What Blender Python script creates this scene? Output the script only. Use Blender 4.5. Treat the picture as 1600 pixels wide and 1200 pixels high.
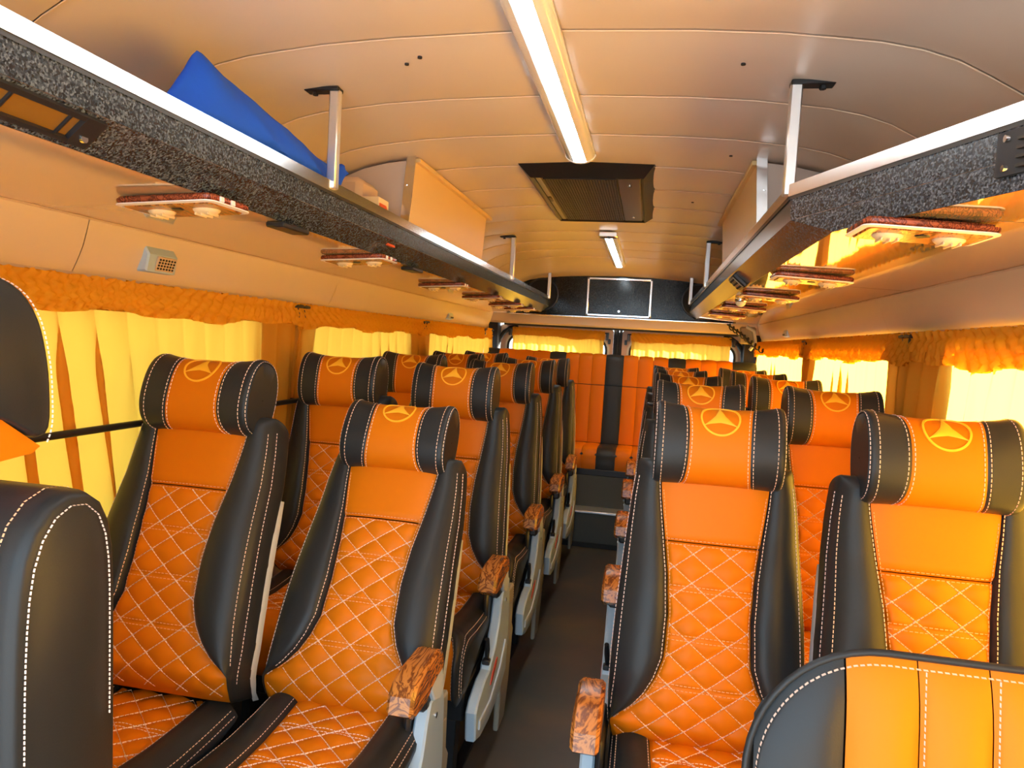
import bpy, bmesh, math, random
import numpy as np
from mathutils import Matrix, Vector
random.seed(7); rng = np.random.default_rng(7)
PI = math.pi
for o in list(bpy.data.objects): bpy.data.objects.remove(o, do_unlink=True)
SC = bpy.context.scene
COL = SC.collection

# ------------------------------------------------------------------ camera
FPX = 1100.0
VPX, VPY, SLOPE = 1015.0, 545.5, 0.056
Yc = np.array([(VPX-800)/FPX, (VPY-600)/FPX, 1.0]); Yc /= np.linalg.norm(Yc)
hx = np.array([1, SLOPE, 0.0]); Xc = hx-hx.dot(Yc)*Yc; Xc /= np.linalg.norm(Xc)
Dn = np.cross(Yc, Xc)
if Dn[1] < 0: Dn = -Dn
Mc = np.array([Xc, Yc, -Dn]).T
CAM = (0.252, 0.0, 1.34)
cd = bpy.data.cameras.new('camera'); cam = bpy.data.objects.new('camera', cd); COL.objects.link(cam)
r, u_, b_ = Mc[0], -Mc[1], -Mc[2]
cam.matrix_world = Matrix(((r[0], u_[0], b_[0], CAM[0]), (r[1], u_[1], b_[1], CAM[1]),
                           (r[2], u_[2], b_[2], CAM[2]), (0, 0, 0, 1)))
cd.sensor_width = 36; cd.lens = FPX*36/1600; cd.clip_start = 0.02; cd.clip_end = 200
SC.camera = cam

# ------------------------------------------------------------------ world, sun, exposure
W = bpy.data.worlds.new('world'); SC.world = W; W.use_nodes = True
bg = W.node_tree.nodes['Background']
bg.inputs['Color'].default_value = (0.62, 0.82, 1.0, 1); bg.inputs['Strength'].default_value = 4.3
sd = bpy.data.lights.new('sun', 'SUN'); sun = bpy.data.objects.new('sun', sd); COL.objects.link(sun)
sd.energy = 82.0; sd.angle = 0.03; sd.color = (1, 0.96, 0.88)
sun.rotation_euler = Vector((-.80, -.32, -.33)).to_track_quat('-Z', 'Y').to_euler()
vs = SC.view_settings
SC.display_settings.display_device = 'sRGB'
vs.view_transform = 'Standard'; vs.look = 'None'; vs.exposure = 0.3; vs.gamma = 1.0; vs.use_curve_mapping = False
cy = SC.cycles
cy.max_bounces = 10; cy.diffuse_bounces = 6; cy.glossy_bounces = 4; cy.transmission_bounces = 6; cy.transparent_max_bounces = 12
cy.sample_clamp_indirect = 6.0; cy.caustics_reflective = False; cy.caustics_refractive = False
def portal(name, loc, rot, sx, sy):
    l = bpy.data.lights.new(name, 'AREA'); l.shape = 'RECTANGLE'; l.size = sx; l.size_y = sy; l.cycles.is_portal = True
    o = bpy.data.objects.new(name, l); COL.objects.link(o); o.location = loc; o.rotation_euler = rot
portal('portal_right', (1.06, 2.6, 1.08), (0, math.radians(90), 0), 0.8, 5.6)
portal('portal_left', (-1.06, 2.6, 1.08), (0, math.radians(-90), 0), 0.8, 5.6)
portal('portal_front', (0, -0.50, 1.0), (math.radians(90), 0, 0), 2.1, 2.0)
portal('portal_back', (0, 5.75, 1.2), (math.radians(-90), 0, 0), 2.0, 0.7)

# ------------------------------------------------------------------ materials
def mat(name, base, rough=0.5, metal=0.0, bump=None, spec=None, coat=0.0, ior=None, emit=None, var=None):
    m = bpy.data.materials.new(name); m.use_nodes = True
    nt = m.node_tree; b = nt.nodes['Principled BSDF']
    b.inputs['Base Color'].default_value = (*base, 1); b.inputs['Roughness'].default_value = rough; b.inputs['Metallic'].default_value = metal
    if spec is not None: b.inputs['Specular IOR Level'].default_value = spec
    if ior: b.inputs['IOR'].default_value = ior
    if coat: b.inputs['Coat Weight'].default_value = coat; b.inputs['Coat Roughness'].default_value = 0.06
    if emit: b.inputs['Emission Color'].default_value = (*emit[0], 1); b.inputs['Emission Strength'].default_value = emit[1]
    if bump or var:
        tc = nt.nodes.new('ShaderNodeTexCoord')
        n = nt.nodes.new('ShaderNodeTexNoise'); nt.links.new(tc.outputs['Object'], n.inputs['Vector'])
        n.inputs['Scale'].default_value = (bump or var)[0]; n.inputs['Detail'].default_value = 3
        if bump:
            bp = nt.nodes.new('ShaderNodeBump'); bp.inputs['Strength'].default_value = bump[1]; bp.inputs['Distance'].default_value = 0.001
            nt.links.new(n.outputs['Fac'], bp.inputs['Height']); nt.links.new(bp.outputs['Normal'], b.inputs['Normal'])
        if var:
            n2 = nt.nodes.new('ShaderNodeTexNoise'); nt.links.new(tc.outputs['Object'], n2.inputs['Vector']); n2.inputs['Scale'].default_value = var[0]
            n2.inputs['Detail'].default_value = 5
            cr = nt.nodes.new('ShaderNodeValToRGB')
            cr.color_ramp.elements[0].position = 0.35; cr.color_ramp.elements[0].color = (*base, 1)
            cr.color_ramp.elements[1].position = 0.68; cr.color_ramp.elements[1].color = (*var[1], 1)
            nt.links.new(n2.outputs['Fac'], cr.inputs['Fac']); nt.links.new(cr.outputs['Color'], b.inputs['Base Color'])
    return m
M = {}
M['orange'] = mat('orange_leather', (0.64, 0.165, 0.003), 0.46, bump=(420, 0.10), spec=0.15)
M['black'] = mat('black_leather', (0.020, 0.022, 0.024), 0.40, bump=(420, 0.12), spec=0.26)
M['thread'] = mat('pale_thread', (0.85, 0.62, 0.50), 0.7)
M['thread_o'] = mat('orange_thread', (0.86, 0.42, 0.22), 0.7)
M['emblem'] = mat('yellow_embroidery', (0.95, 0.45, 0.015), 0.6)
M['ceil'] = mat('cream_leatherette', (0.70, 0.585, 0.50), 0.36, bump=(3.0, 0.5))
M['wall'] = mat('cream_wall_panel', (0.68, 0.52, 0.36), 0.42)
M['welt'] = mat('pale_welt', (0.74, 0.57, 0.43), 0.4)
M['alu'] = mat('brushed_aluminium', (0.80, 0.80, 0.80), 0.33, 0.9)
M['railmetal'] = mat('polished_rail', (0.86, 0.86, 0.86), 0.2, 1.0)
M['chrome'] = mat('chrome', (0.85, 0.86, 0.88), 0.12, 1.0)
M['dkmetal'] = mat('dark_metal', (0.03, 0.03, 0.033), 0.4, 0.6)
M['blkplastic'] = mat('black_plastic', (0.014, 0.014, 0.016), 0.38)
M['brnplastic'] = mat('smoked_black_plastic', (0.03, 0.024, 0.018), 0.3)
M['grey'] = mat('grey_plastic', (0.42, 0.53, 0.62), 0.42)
M['ltgrey'] = mat('light_grey_plastic', (0.56, 0.62, 0.67), 0.45)
M['beige'] = mat('beige_plastic', (0.60, 0.42, 0.27), 0.5)
M['olive'] = mat('beige_grey_plastic', (0.30, 0.27, 0.21), 0.5)
M['redst'] = mat('red_plastic', (0.55, 0.05, 0.02), 0.4)
M['blue'] = mat('blue_cloth', (0.001, 0.085, 0.66), 0.85, bump=(60, 0.5))
M['paper'] = mat('cream_card', (0.85, 0.66, 0.38), 0.7)
M['redcard'] = mat('red_card', (0.75, 0.10, 0.02), 0.6)
M['duct'] = mat('cream_duct_panel', (0.74, 0.50, 0.22), 0.4)
M['ductend'] = mat('grey_beige_panel', (0.50, 0.41, 0.35), 0.4)
M['floor'] = mat('vinyl_floor', (0.060, 0.068, 0.060), 0.38, var=(3.2, (0.125, 0.090, 0.058)))
M['riser'] = mat('grey_riser_vinyl', (0.085, 0.088, 0.072), 0.5)
M['door'] = mat('peach_door_paint', (0.72, 0.50, 0.36), 0.45)
M['rubber'] = mat('black_rubber', (0.012, 0.013, 0.014), 0.6)
M['gasket'] = mat('pale_window_gasket', (0.75, 0.74, 0.66), 0.5)
M['ivory'] = mat('ivory_plastic', (0.80, 0.62, 0.36), 0.4)
M['whitetrim'] = mat('white_trim', (0.85, 0.74, 0.68), 0.35)
M['concrete'] = mat('outside_asphalt', (0.25, 0.25, 0.25), 0.9, var=(1.5, (0.32, 0.315, 0.31)))
M['led'] = mat('led_diffuser', (0.9, 0.95, 1.0), 0.5, emit=((0.80, 0.93, 1.0), 18.0))
M['clear'] = mat('frosted_clear_plastic', (0.84, 0.83, 0.82), 0.18, bump=(120, 0.6), coat=0.5)
M['mirror'] = mat('mirror_laminate', (0.85, 0.62, 0.34), 0.04, 0.8, bump=(7, 0.05))
M['mirrorL'] = mat('gloss_cream_laminate', (0.80, 0.62, 0.40), 0.06, 0.45, bump=(6, 0.05))
M['shell'] = mat('roof_shell', (0.5, 0.45, 0.4), 0.6)
M['amber'] = mat('amber_louvre_plastic', (0.22, 0.10, 0.015), 0.25)
M['spk'] = mat('speaker_cloth', (0.006, 0.006, 0.007), 0.8)

def granite():
    m = bpy.data.materials.new('speckled_granite_laminate'); m.use_nodes = True; nt = m.node_tree; b = nt.nodes['Principled BSDF']
    tc = nt.nodes.new('ShaderNodeTexCoord')
    v = nt.nodes.new('ShaderNodeTexVoronoi'); v.inputs['Scale'].default_value = 330; nt.links.new(tc.outputs['Object'], v.inputs['Vector'])
    n = nt.nodes.new('ShaderNodeTexNoise'); n.inputs['Scale'].default_value = 260; n.inputs['Detail'].default_value = 6; n.inputs['Roughness'].default_value = 0.75
    nt.links.new(tc.outputs['Object'], n.inputs['Vector'])
    sp = nt.nodes.new('ShaderNodeSeparateColor'); nt.links.new(v.outputs['Color'], sp.inputs['Color'])
    mx = nt.nodes.new('ShaderNodeMath'); mx.operation = 'MULTIPLY_ADD'; mx.inputs[1].default_value = 0.45
    nt.links.new(sp.outputs['Red'], mx.inputs[0]); 
    m2 = nt.nodes.new('ShaderNodeMath'); m2.operation = 'MULTIPLY'; m2.inputs[1].default_value = 0.75; nt.links.new(n.outputs['Fac'], m2.inputs[0])
    nt.links.new(m2.outputs[0], mx.inputs[2])
    cr = nt.nodes.new('ShaderNodeValToRGB'); e = cr.color_ramp.elements
    e[0].position = 0.42; e[0].color = (0.010, 0.010, 0.012, 1); e[1].position = 0.86; e[1].color = (0.15, 0.175, 0.20, 1)
    k = e.new(0.60); k.color = (0.036, 0.045, 0.058, 1); k = e.new(0.72); k.color = (0.080, 0.096, 0.115, 1)
    nt.links.new(mx.outputs[0], cr.inputs['Fac']); nt.links.new(cr.outputs['Color'], b.inputs['Base Color'])
    b.inputs['Roughness'].default_value = 0.22; b.inputs['IOR'].default_value = 1.6
    return m
M['granite'] = granite()
def dark_gran():
    m = granite(); m.name = 'dark_speckled_laminate'
    for n in m.node_tree.nodes:
        if n.type == 'VALTORGB':
            for el, c in zip(n.color_ramp.elements, (0.008, 0.012, 0.02, 0.10)): el.color = (c*0.5, c*.6, c*.58, 1)
        if n.type == 'BSDF_PRINCIPLED': n.inputs['IOR'].default_value = 1.38; n.inputs['Roughness'].default_value = 0.14
    return m
M['darkgran'] = dark_gran()
def wood(name, dark, light, scale):
    m = bpy.data.materials.new(name); m.use_nodes = True; nt = m.node_tree; b = nt.nodes['Principled BSDF']
    tc = nt.nodes.new('ShaderNodeTexCoord'); mp = nt.nodes.new('ShaderNodeMapping'); nt.links.new(tc.outputs['Object'], mp.inputs['Vector'])
    mp.inputs['Scale'].default_value = (1, 0.35, 1)
    n = nt.nodes.new('ShaderNodeTexNoise'); n.inputs['Scale'].default_value = scale; n.inputs['Detail'].default_value = 6; n.inputs['Distortion'].default_value = 3.5
    nt.links.new(mp.outputs['Vector'], n.inputs['Vector'])
    w = nt.nodes.new('ShaderNodeMath'); w.operation = 'MULTIPLY'; w.inputs[1].default_value = 34; nt.links.new(n.outputs['Fac'], w.inputs[0])
    s = nt.nodes.new('ShaderNodeMath'); s.operation = 'SINE'; nt.links.new(w.outputs[0], s.inputs[0])
    cr = nt.nodes.new('ShaderNodeValToRGB'); e = cr.color_ramp.elements
    e[0].position = 0.0; e[0].color = (*dark, 1); e[1].position = 0.75; e[1].color = (*light, 1)
    a = nt.nodes.new('ShaderNodeMath'); a.operation = 'MULTIPLY_ADD'; a.inputs[1].default_value = 0.5; a.inputs[2].default_value = 0.5
    nt.links.new(s.outputs[0], a.inputs[0]); nt.links.new(a.outputs[0], cr.inputs['Fac']); nt.links.new(cr.outputs['Color'], b.inputs['Base Color'])
    b.inputs['Roughness'].default_value = 0.25
    return m
M['wood'] = wood('burl_wood', (0.15, 0.042, 0.010), (0.50, 0.185, 0.035), 14)
M['redwood'] = wood('red_brown_wood', (0.10, 0.018, 0.008), (0.36, 0.08, 0.03), 30)
def cloth(name, col, tr, fac=0.58):
    m = bpy.data.materials.new(name); m.use_nodes = True; nt = m.node_tree
    for n in list(nt.nodes):
        if n.type == 'BSDF_PRINCIPLED': nt.nodes.remove(n)
    out = [n for n in nt.nodes if n.type == 'OUTPUT_MATERIAL'][0]
    d = nt.nodes.new('ShaderNodeBsdfDiffuse'); t = nt.nodes.new('ShaderNodeBsdfTranslucent'); mx = nt.nodes.new('ShaderNodeMixShader')
    d.inputs['Color'].default_value = (*col, 1); t.inputs['Color'].default_value = (*tr, 1); mx.inputs['Fac'].default_value = fac
    tc = nt.nodes.new('ShaderNodeTexCoord'); nz = nt.nodes.new('ShaderNodeTexNoise'); nz.inputs['Scale'].default_value = 500
    bp = nt.nodes.new('ShaderNodeBump'); bp.inputs['Strength'].default_value = 0.2; bp.inputs['Distance'].default_value = 0.001
    nt.links.new(tc.outputs['Object'], nz.inputs['Vector']); nt.links.new(nz.outputs['Fac'], bp.inputs['Height'])
    nt.links.new(bp.outputs['Normal'], d.inputs['Normal'])
    nt.links.new(d.outputs[0], mx.inputs[1]); nt.links.new(t.outputs[0], mx.inputs[2]); nt.links.new(mx.outputs[0], out.inputs['Surface'])
    return m
M['curtain'] = cloth('yellow_curtain_cloth', (0.88, 0.42, 0.045), (0.70, 0.365, 0.040))
M['header'] = cloth('lined_curtain_heading', (0.88, 0.42, 0.04), (0.86, 0.50, 0.05), 0.42)
def glass():
    m = bpy.data.materials.new('window_glass'); m.use_nodes = True; nt = m.node_tree
    for n in list(nt.nodes):
        if n.type == 'BSDF_PRINCIPLED': nt.nodes.remove(n)
    out = [n for n in nt.nodes if n.type == 'OUTPUT_MATERIAL'][0]
    t = nt.nodes.new('ShaderNodeBsdfTransparent'); g = nt.nodes.new('ShaderNodeBsdfGlossy'); mx = nt.nodes.new('ShaderNodeMixShader')
    t.inputs['Color'].default_value = (0.95, 0.97, 0.96, 1); g.inputs['Roughness'].default_value = 0.02
    mx.inputs['Fac'].default_value = 0.06
    nt.links.new(t.outputs[0], mx.inputs[1]); nt.links.new(g.outputs[0], mx.inputs[2]); nt.links.new(mx.outputs[0], out.inputs['Surface'])
    return m
M['glass'] = glass()

# ------------------------------------------------------------------ helpers
class MB:
    def __init__(s): s.v = []; s.f = []
    def add(s, vs, fs):
        n = len(s.v); s.v += [tuple(float(c) for c in p) for p in vs]; s.f += [tuple(i+n for i in f) for f in fs]; return s
    def grid(s, rows, wrap=False):
        nr, nc = len(rows), len(rows[0]); fs = []
        for i in range(nr-1):
            for j in range(nc if wrap else nc-1):
                k = (j+1) % nc; fs.append((i*nc+j, i*nc+k, (i+1)*nc+k, (i+1)*nc+j))
        return s.add([p for r in rows for p in r], fs)
    def hull(s, pts):
        bm = bmesh.new(); vv = [bm.verts.new(p) for p in pts]
        res = bmesh.ops.convex_hull(bm, input=vv)
        junk = [g for g in res['geom_interior'] if isinstance(g, bmesh.types.BMVert)]
        if junk: bmesh.ops.delete(bm, geom=junk, context='VERTS')
        bmesh.ops.dissolve_limit(bm, angle_limit=0.01, verts=bm.verts, edges=bm.edges)
        bm.verts.index_update()
        s.add([v.co[:] for v in bm.verts], [[v.index for v in f.verts] for f in bm.faces]); bm.free(); return s
    def box(s, x0, x1, y0, y1, z0, z1, b=0.0):
        x0, x1 = min(x0, x1), max(x0, x1); y0, y1 = min(y0, y1), max(y0, y1); z0, z1 = min(z0, z1), max(z0, z1)
        if b <= 0:
            return s.add([(x0,y0,z0),(x1,y0,z0),(x1,y1,z0),(x0,y1,z0),(x0,y0,z1),(x1,y0,z1),(x1,y1,z1),(x0,y1,z1)],
                         [(0,3,2,1),(4,5,6,7),(0,1,5,4),(1,2,6,5),(2,3,7,6),(3,0,4,7)])
        b = min(b, (x1-x0)*.45, (y1-y0)*.45, (z1-z0)*.45); P = []
        for x, dx in ((x0, b), (x1, -b)):
            for y, dy in ((y0, b), (y1, -b)):
                for z, dz in ((z0, b), (z1, -b)):
                    P += [(x, y+dy, z+dz), (x+dx, y, z+dz), (x+dx, y+dy, z)]
        return s.hull(P)
    def prism(s, poly, axis, a0, a1, b=0.0):
        """poly: 2D list in the two remaining axes (order x,y,z)"""
        P = np.array(poly, float); n = len(P)
        area = 0.5*sum(P[i][0]*P[(i+1) % n][1]-P[(i+1) % n][0]*P[i][1] for i in range(n))
        if area < 0: P = P[::-1]
        def inset(d):
            Q = []
            for i in range(n):
                a, c, e = P[i-1], P[i], P[(i+1) % n]
                t1 = (c-a)/np.linalg.norm(c-a); t2 = (e-c)/np.linalg.norm(e-c)
                n1 = np.array([-t1[1], t1[0]]); n2 = np.array([-t2[1], t2[0]])
                m = n1+n2; m = m/max(np.dot(m, m), 0.3)*2*0.5*2*0.5*2 if np.dot(m, m) > 1e-6 else n1
                Q.append(c+m*d)
            return np.array(Q)
        rings = [(a0, inset(b)), (a0+b, P), (a1-b, P), (a1, inset(b))] if b > 0 else [(a0, P), (a1, P)]
        def mk(p, a): return {'x': (a, p[0], p[1]), 'y': (p[0], a, p[1]), 'z': (p[0], p[1], a)}[axis]
        rows = [[mk(p, a) for p in ring] for a, ring in rings]
        s.grid(rows, wrap=True)
        s.add(rows[0], [tuple(range(n))]); s.add(rows[-1], [tuple(range(n))]); return s
    def tube(s, path, rad, n=10, cap=True):
        path = [np.array(p, float) for p in path]; rows = []; prev = None
        for i, p in enumerate(path):
            t = path[min(i+1, len(path)-1)]-path[max(i-1, 0)]; t /= max(np.linalg.norm(t), 1e-9)
            if prev is None:
                a = np.array([0, 0, 1.0]) if abs(t[2]) < .9 else np.array([1.0, 0, 0])
            else: a = prev
            e1 = a-t*a.dot(t); e1 /= np.linalg.norm(e1); prev = e1; e2 = np.cross(t, e1)
            rr = rad[i] if hasattr(rad, '__len__') else rad
            rows.append([p+rr*(math.cos(2*PI*k/n)*e1+math.sin(2*PI*k/n)*e2) for k in range(n)])
        s.grid(rows, wrap=True)
        if cap: s.add(rows[0], [tuple(range(n))]); s.add(rows[-1], [tuple(range(n))])
        return s
    def disc(s, c, axis, rad, h, n=24, b=0.0):
        ax = {'x': 0, 'y': 1, 'z': 2}[axis]; c = np.array(c, float); p = []
        for d in ((0, rad-b), (b, rad), (h-b, rad), (h, rad-b)) if b else ((0, rad), (h, rad)):
            q = c.copy(); q[ax] += d[0]; p.append((q, d[1]))
        o = [i for i in range(3) if i != ax]; rows = []
        for q, rr in p:
            row = []
            for k in range(n):
                w = q.copy(); w[o[0]] += rr*math.cos(2*PI*k/n); w[o[1]] += rr*math.sin(2*PI*k/n); row.append(w)
            rows.append(row)
        s.grid(rows, wrap=True); s.add(rows[0], [tuple(range(n))]); s.add(rows[-1], [tuple(range(n))]); return s
    def dash(s, pts, nrm, L=0.007, g=0.0022, w=0.0021, h=0.0004, lift=0.0009):
        """thread dashes lying on a surface along pts with normals nrm"""
        pts = np.array(pts, float); nrm = np.array(nrm, float)
        d = np.r_[0, np.cumsum(np.linalg.norm(np.diff(pts, axis=0), axis=1))]
        a = 0.0
        while a+L*0.6 < d[-1]:
            e = min(a+L, d[-1]); m = (a+e)/2
            q = [np.array([np.interp(x, d, pts[:, k]) for k in range(3)]) for x in (a, m, e)]
            nn = np.array([np.interp(m, d, nrm[:, k]) for k in range(3)]); nn /= np.linalg.norm(nn)+1e-9
            t = q[2]-q[0]; t /= np.linalg.norm(t)+1e-9; sd_ = np.cross(t, nn)
            V = []
            for p in q:
                V += [p+sd_*w/2+nn*lift*.2, p+nn*(lift+h), p-sd_*w/2+nn*lift*.2]
            s.add(V, [(0,1,4,3), (1,2,5,4), (3,4,7,6), (4,5,8,7)])
            a = e+g
        return s
    def mesh(s, name, m, angle=40, fix=True):
        me = bpy.data.meshes.new(name); me.from_pydata(s.v, [], s.f); me.materials.append(m)
        if fix:
            bm = bmesh.new(); bm.from_mesh(me); bmesh.ops.remove_doubles(bm, verts=bm.verts, dist=1e-5)
            bmesh.ops.recalc_face_normals(bm, faces=bm.faces); bm.to_mesh(me); bm.free()
        me.shade_smooth(); me.set_sharp_from_angle(angle=math.radians(angle)); me.update(); return me
    def build(s, name, m, parent=None, angle=40, fix=True, **kw):
        return link(name, s.mesh(name, M[m] if isinstance(m, str) else m, angle, fix), parent, **kw)
def link(name, me, parent=None, loc=(0,0,0), rot=(0,0,0), kind=None, label=None):
    o = bpy.data.objects.new(name, me); COL.objects.link(o); o.location = loc; o.rotation_euler = rot
    if parent: o.parent = parent
    if kind: o['kind'] = kind
    if label: o['label'] = label
    return o
def tag(o, label, cat, group=None):
    o['label'] = label; o['category'] = cat
    if group: o['group'] = group
    return o
def thing(name, label, cat, loc=(0,0,0), group=None):
    o = bpy.data.objects.new(name, None); COL.objects.link(o); o.location = loc; o.empty_display_size = 0.05
    return tag(o, label, cat, group)
def struct(mb, name, m, parent=None, angle=40, **kw):
    o = mb.build(name, m, parent, angle, **kw)
    if parent is None: o['kind'] = 'structure'
    return o
def copy_tree(o, parent=None):
    c = o.copy(); COL.objects.link(c)
    if parent: c.parent = parent
    for ch in list(o.children): copy_tree(ch, c)
    return c
def sm(x): x = np.clip(x, 0, 1); return x*x*(3-2*x)

# ------------------------------------------------------------------ SETTING
HW = 0.97
HWS = {-1: 1.02, 1: 1.06}
Yf, Yb = -0.45, 5.62
CP = [(0, 1.945), (.3, 1.937), (.45, 1.928), (.54, 1.918), (.62, 1.908), (.69, 1.893), (.75, 1.872), (.80, 1.845), (.85, 1.80), (.895, 1.74), (.93, 1.67), (.955, 1.60), (HW, 1.53)]
cpx = np.array([p[0] for p in CP]); cpz = np.array([p[1] for p in CP])
def ceilz(x, y=0):
    if x > .8: x = .8+(x-.8)*.17/.26
    if x < -.8: x = -.8+(x+.8)*.17/.22
    z = np.interp(abs(x), cpx, cpz)
    if y > 5.0: z -= 0.075*sm((y-5.0)/0.42)
    return z
fl = struct(MB().box(-1.04, 1.08, Yf, Yb+.1, -.06, 0), 'floor', 'floor')
ground = struct(MB().box(-40, 40, -40, 40, -.75, -.65), 'ground', 'concrete')
# ceiling shell with upholstered panels between the welted seams
xs = np.r_[-cpx[::-1][:-1], cpx]
xs = np.interp(np.linspace(0, len(xs)-1, 49), np.arange(len(xs)), xs)
xs = np.array([.8+(x-.8)*.26/.17 if x > .8 else -.8+(x+.8)*.22/.17 if x < -.8 else x for x in xs])
mb = MB(); ys = [Yf, 5.0, 5.1, 5.2, 5.3, 5.42, Yb+.1]
mb.grid([[(x*1.03, y, ceilz(x, y)+.035) for x in xs] for y in ys]); mb.grid([[(x*1.03, y, ceilz(x, y)+.06) for x in xs] for y in ys])
ceiling = struct(mb, 'ceiling', 'shell')
seams = [Yf, -.2, .16, .50, .85, 1.05, 1.385, 1.74, 2.055, 2.40, 2.74, 3.08, 3.42, 3.76, 4.10, 4.44, 4.80, 5.44]
for a, b in zip(seams[:-1], seams[1:]):
    mb = MB(); rows = []
    n = 7
    for i in range(n):
        t = i/(n-1); y = a+(b-a)*t
        sag = -0.004*math.sin(PI*t)
        e = 0.003 if i in (0, n-1) else 0
        rows.append([(x, y+(0.001 if i == 0 else -0.001 if i == n-1 else 0), ceilz(x, y)+sag+e) for x in xs])
    mb.grid(rows); mb.build('panel', 'ceil', ceiling)
for y in seams[1:-1]:
    MB().tube([(x, y, ceilz(x, y)-.0005) for x in xs if -1.0 < x < 1.04], 0.0012, 6).build('seam', 'welt', ceiling)
mb = MB()
for (x, y) in ((-.31, 1.50), (-.27, 1.47), (.40, 1.52), (.38, 2.9), (.1, 2.5), (.45, 2.2)):
    mb.disc((x, y, ceilz(x)-.0065), 'z', .005, .004, 10)
mb.build('screw', 'dkmetal', ceiling)
# side walls
ZS, ZT = 0.74, 1.41
WINS = {-1: [(0.05, 2.10), (2.46, 3.57), (3.90, 5.43)], 1: [(0.05, 2.06), (2.55, 3.63), (3.86, 5.43)]}
def side_wall(sx, name):
    mb = MB(); HW = HWS[sx]; x0, x1 = sx*HW, sx*(HW+.012)
    mb.box(x0, x1, Yf, Yb, 0, ZS); mb.box(x0, x1, Yf, Yb, ZT, 1.96)
    wins = WINS[sx]; ed = [Yf]+[c for w in wins for c in w]+[Yb]
    for a, b in zip(ed[0::2], ed[1::2]): mb.box(sx*(HW+.014), sx*(HW+.03), a, b, ZS-.001, ZT+.001)
    w = struct(mb, name, 'wall')
    for a, b in ((Yf, .35), (.35, 1.36), (1.36, 2.63), (2.63, 3.8), (3.8, 4.75), (4.75, 5.44)):
        p = MB(); rows = []
        for z, dx in ((1.570, .046), (1.54, .040), (1.50, .029), (1.465, .014), (1.444, .003), (1.440, -.001)):
            rows.append([(sx*(HW-dx), y, z) for y in np.linspace(a+.0012, b-.0012, 5)])
        p.grid(rows); p.build('panel', 'wall', w)
    return w
wl = side_wall(-1, 'wall_left'); wr = side_wall(1, 'wall_right')
k = 0
for sx in (-1, 1):
    HW = HWS[sx]
    for a, b in WINS[sx]:
        k += 1
        g = MB().box(sx*(HW+.0065), sx*(HW+.0105), a-.0, b+.0, ZS-.0, ZT+.0)
        o = struct(g, 'window_%d' % k, 'glass')
        fr = MB()
        xa, xb = sx*(HW+.0005), sx*(HW+.0062)
        fr.box(xa, xb, a, a+.02, ZS, ZT); fr.box(xa, xb, b-.02, b, ZS, ZT); fr.box(xa, xb, a, b, ZS, ZS+.02); fr.box(xa, xb, a, b, ZT-.02, ZT)
        fr.build('frame', 'rubber', o)
# raised rear step under the bench
st = MB().box(-1.018, 1.058, 4.66, Yb, 0.001, .235); st.box(-1.018, 1.058, 4.80, Yb, .2351, .455)
struct(st, 'floor_step', 'riser')
struct(MB().box(-.93, .93, 4.645, 4.80, .228, .242, .003), 'trim_1', 'alu')
mb = MB().box(-.93, .93, 4.640, 4.659, .0, .03, .002); struct(mb, 'trim_2', 'rubber')
# back wall: beam, doors with windows
struct(MB().box(-1.018, 1.058, 5.44, Yb, 1.485, 1.575, .012), 'wall_back', 'wall')
struct(MB().box(-1.018, 1.058, 5.46, Yb+.06, 1.84, 1.96), 'trim_3', 'shell')
struct(MB().box(-.9, .9, 5.52, Yb+.02, 1.472, 1.4845), 'trim_4', 'rubber')
def rrect(x0, x1, z0, z1, rad, n=6):
    P = []
    for cx, cz, a0 in ((x1-rad, z1-rad, 0), (x0+rad, z1-rad, 90), (x0+rad, z0+rad, 180), (x1-rad, z0+rad, 270)):
        for i in range(n+1):
            a = math.radians(a0+90*i/n); P.append((cx+rad*math.cos(a), cz+rad*math.sin(a)))
    return P
for di, (x0, x1) in enumerate(((-.945, -.035), (.035, .945))):
    y = 5.64; o_ = rrect(x0, x1, .0, 1.476, .02); i_ = rrect(x0+.045, x1-.03, .78, 1.42, .11)
    mb = MB(); n = len(o_)
    for ya, yb_ in ((y, y+.035),):
        mb.grid([[(p[0], ya, p[1]) for p in o_], [(p[0], ya, p[1]) for p in i_], [(p[0], yb_, p[1]) for p in i_], [(p[0], yb_, p[1]) for p in o_], [(p[0], ya, p[1]) for p in o_]], wrap=True)
    d = struct(mb, 'door_%d' % (di+1), 'door')
    ring = lambda dd, ya: [(p[0], ya, p[1]) for p in rrect(x0+.045+dd, x1-.03-dd, .78+dd, 1.42-dd, .11-dd)]
    MB().grid([ring(-.004, y-.001), ring(-.004, y-.007), ring(.012, y-.007), ring(.012, y+.01)], wrap=True).build('gasket', 'gasket', d)
    MB().grid([ring(.012, y-.004), ring(.012, y-.010), ring(.030, y-.010), ring(.030, y+.01)], wrap=True).build('seal', 'rubber', d)
    pl = MB(); pp = rrect(x0+.045, x1-.03, .78, 1.42, .11); pl.prism(pp, 'y', y+.014, y+.019)
    pl.build('pane', 'glass', d)
    hx0 = x1-.04 if di == 0 else x0+.02
    MB().box(hx0, hx0+.02, y-.03, y-.001, 1.36, 1.40, .004).build('catch', 'blkplastic', d)
struct(MB().box(-.034, .034, 5.66, 5.69, 0, 1.476).box(-.012, .012, 5.645, 5.67, 0, 1.476, .004), 'trim_5', 'rubber')
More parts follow.
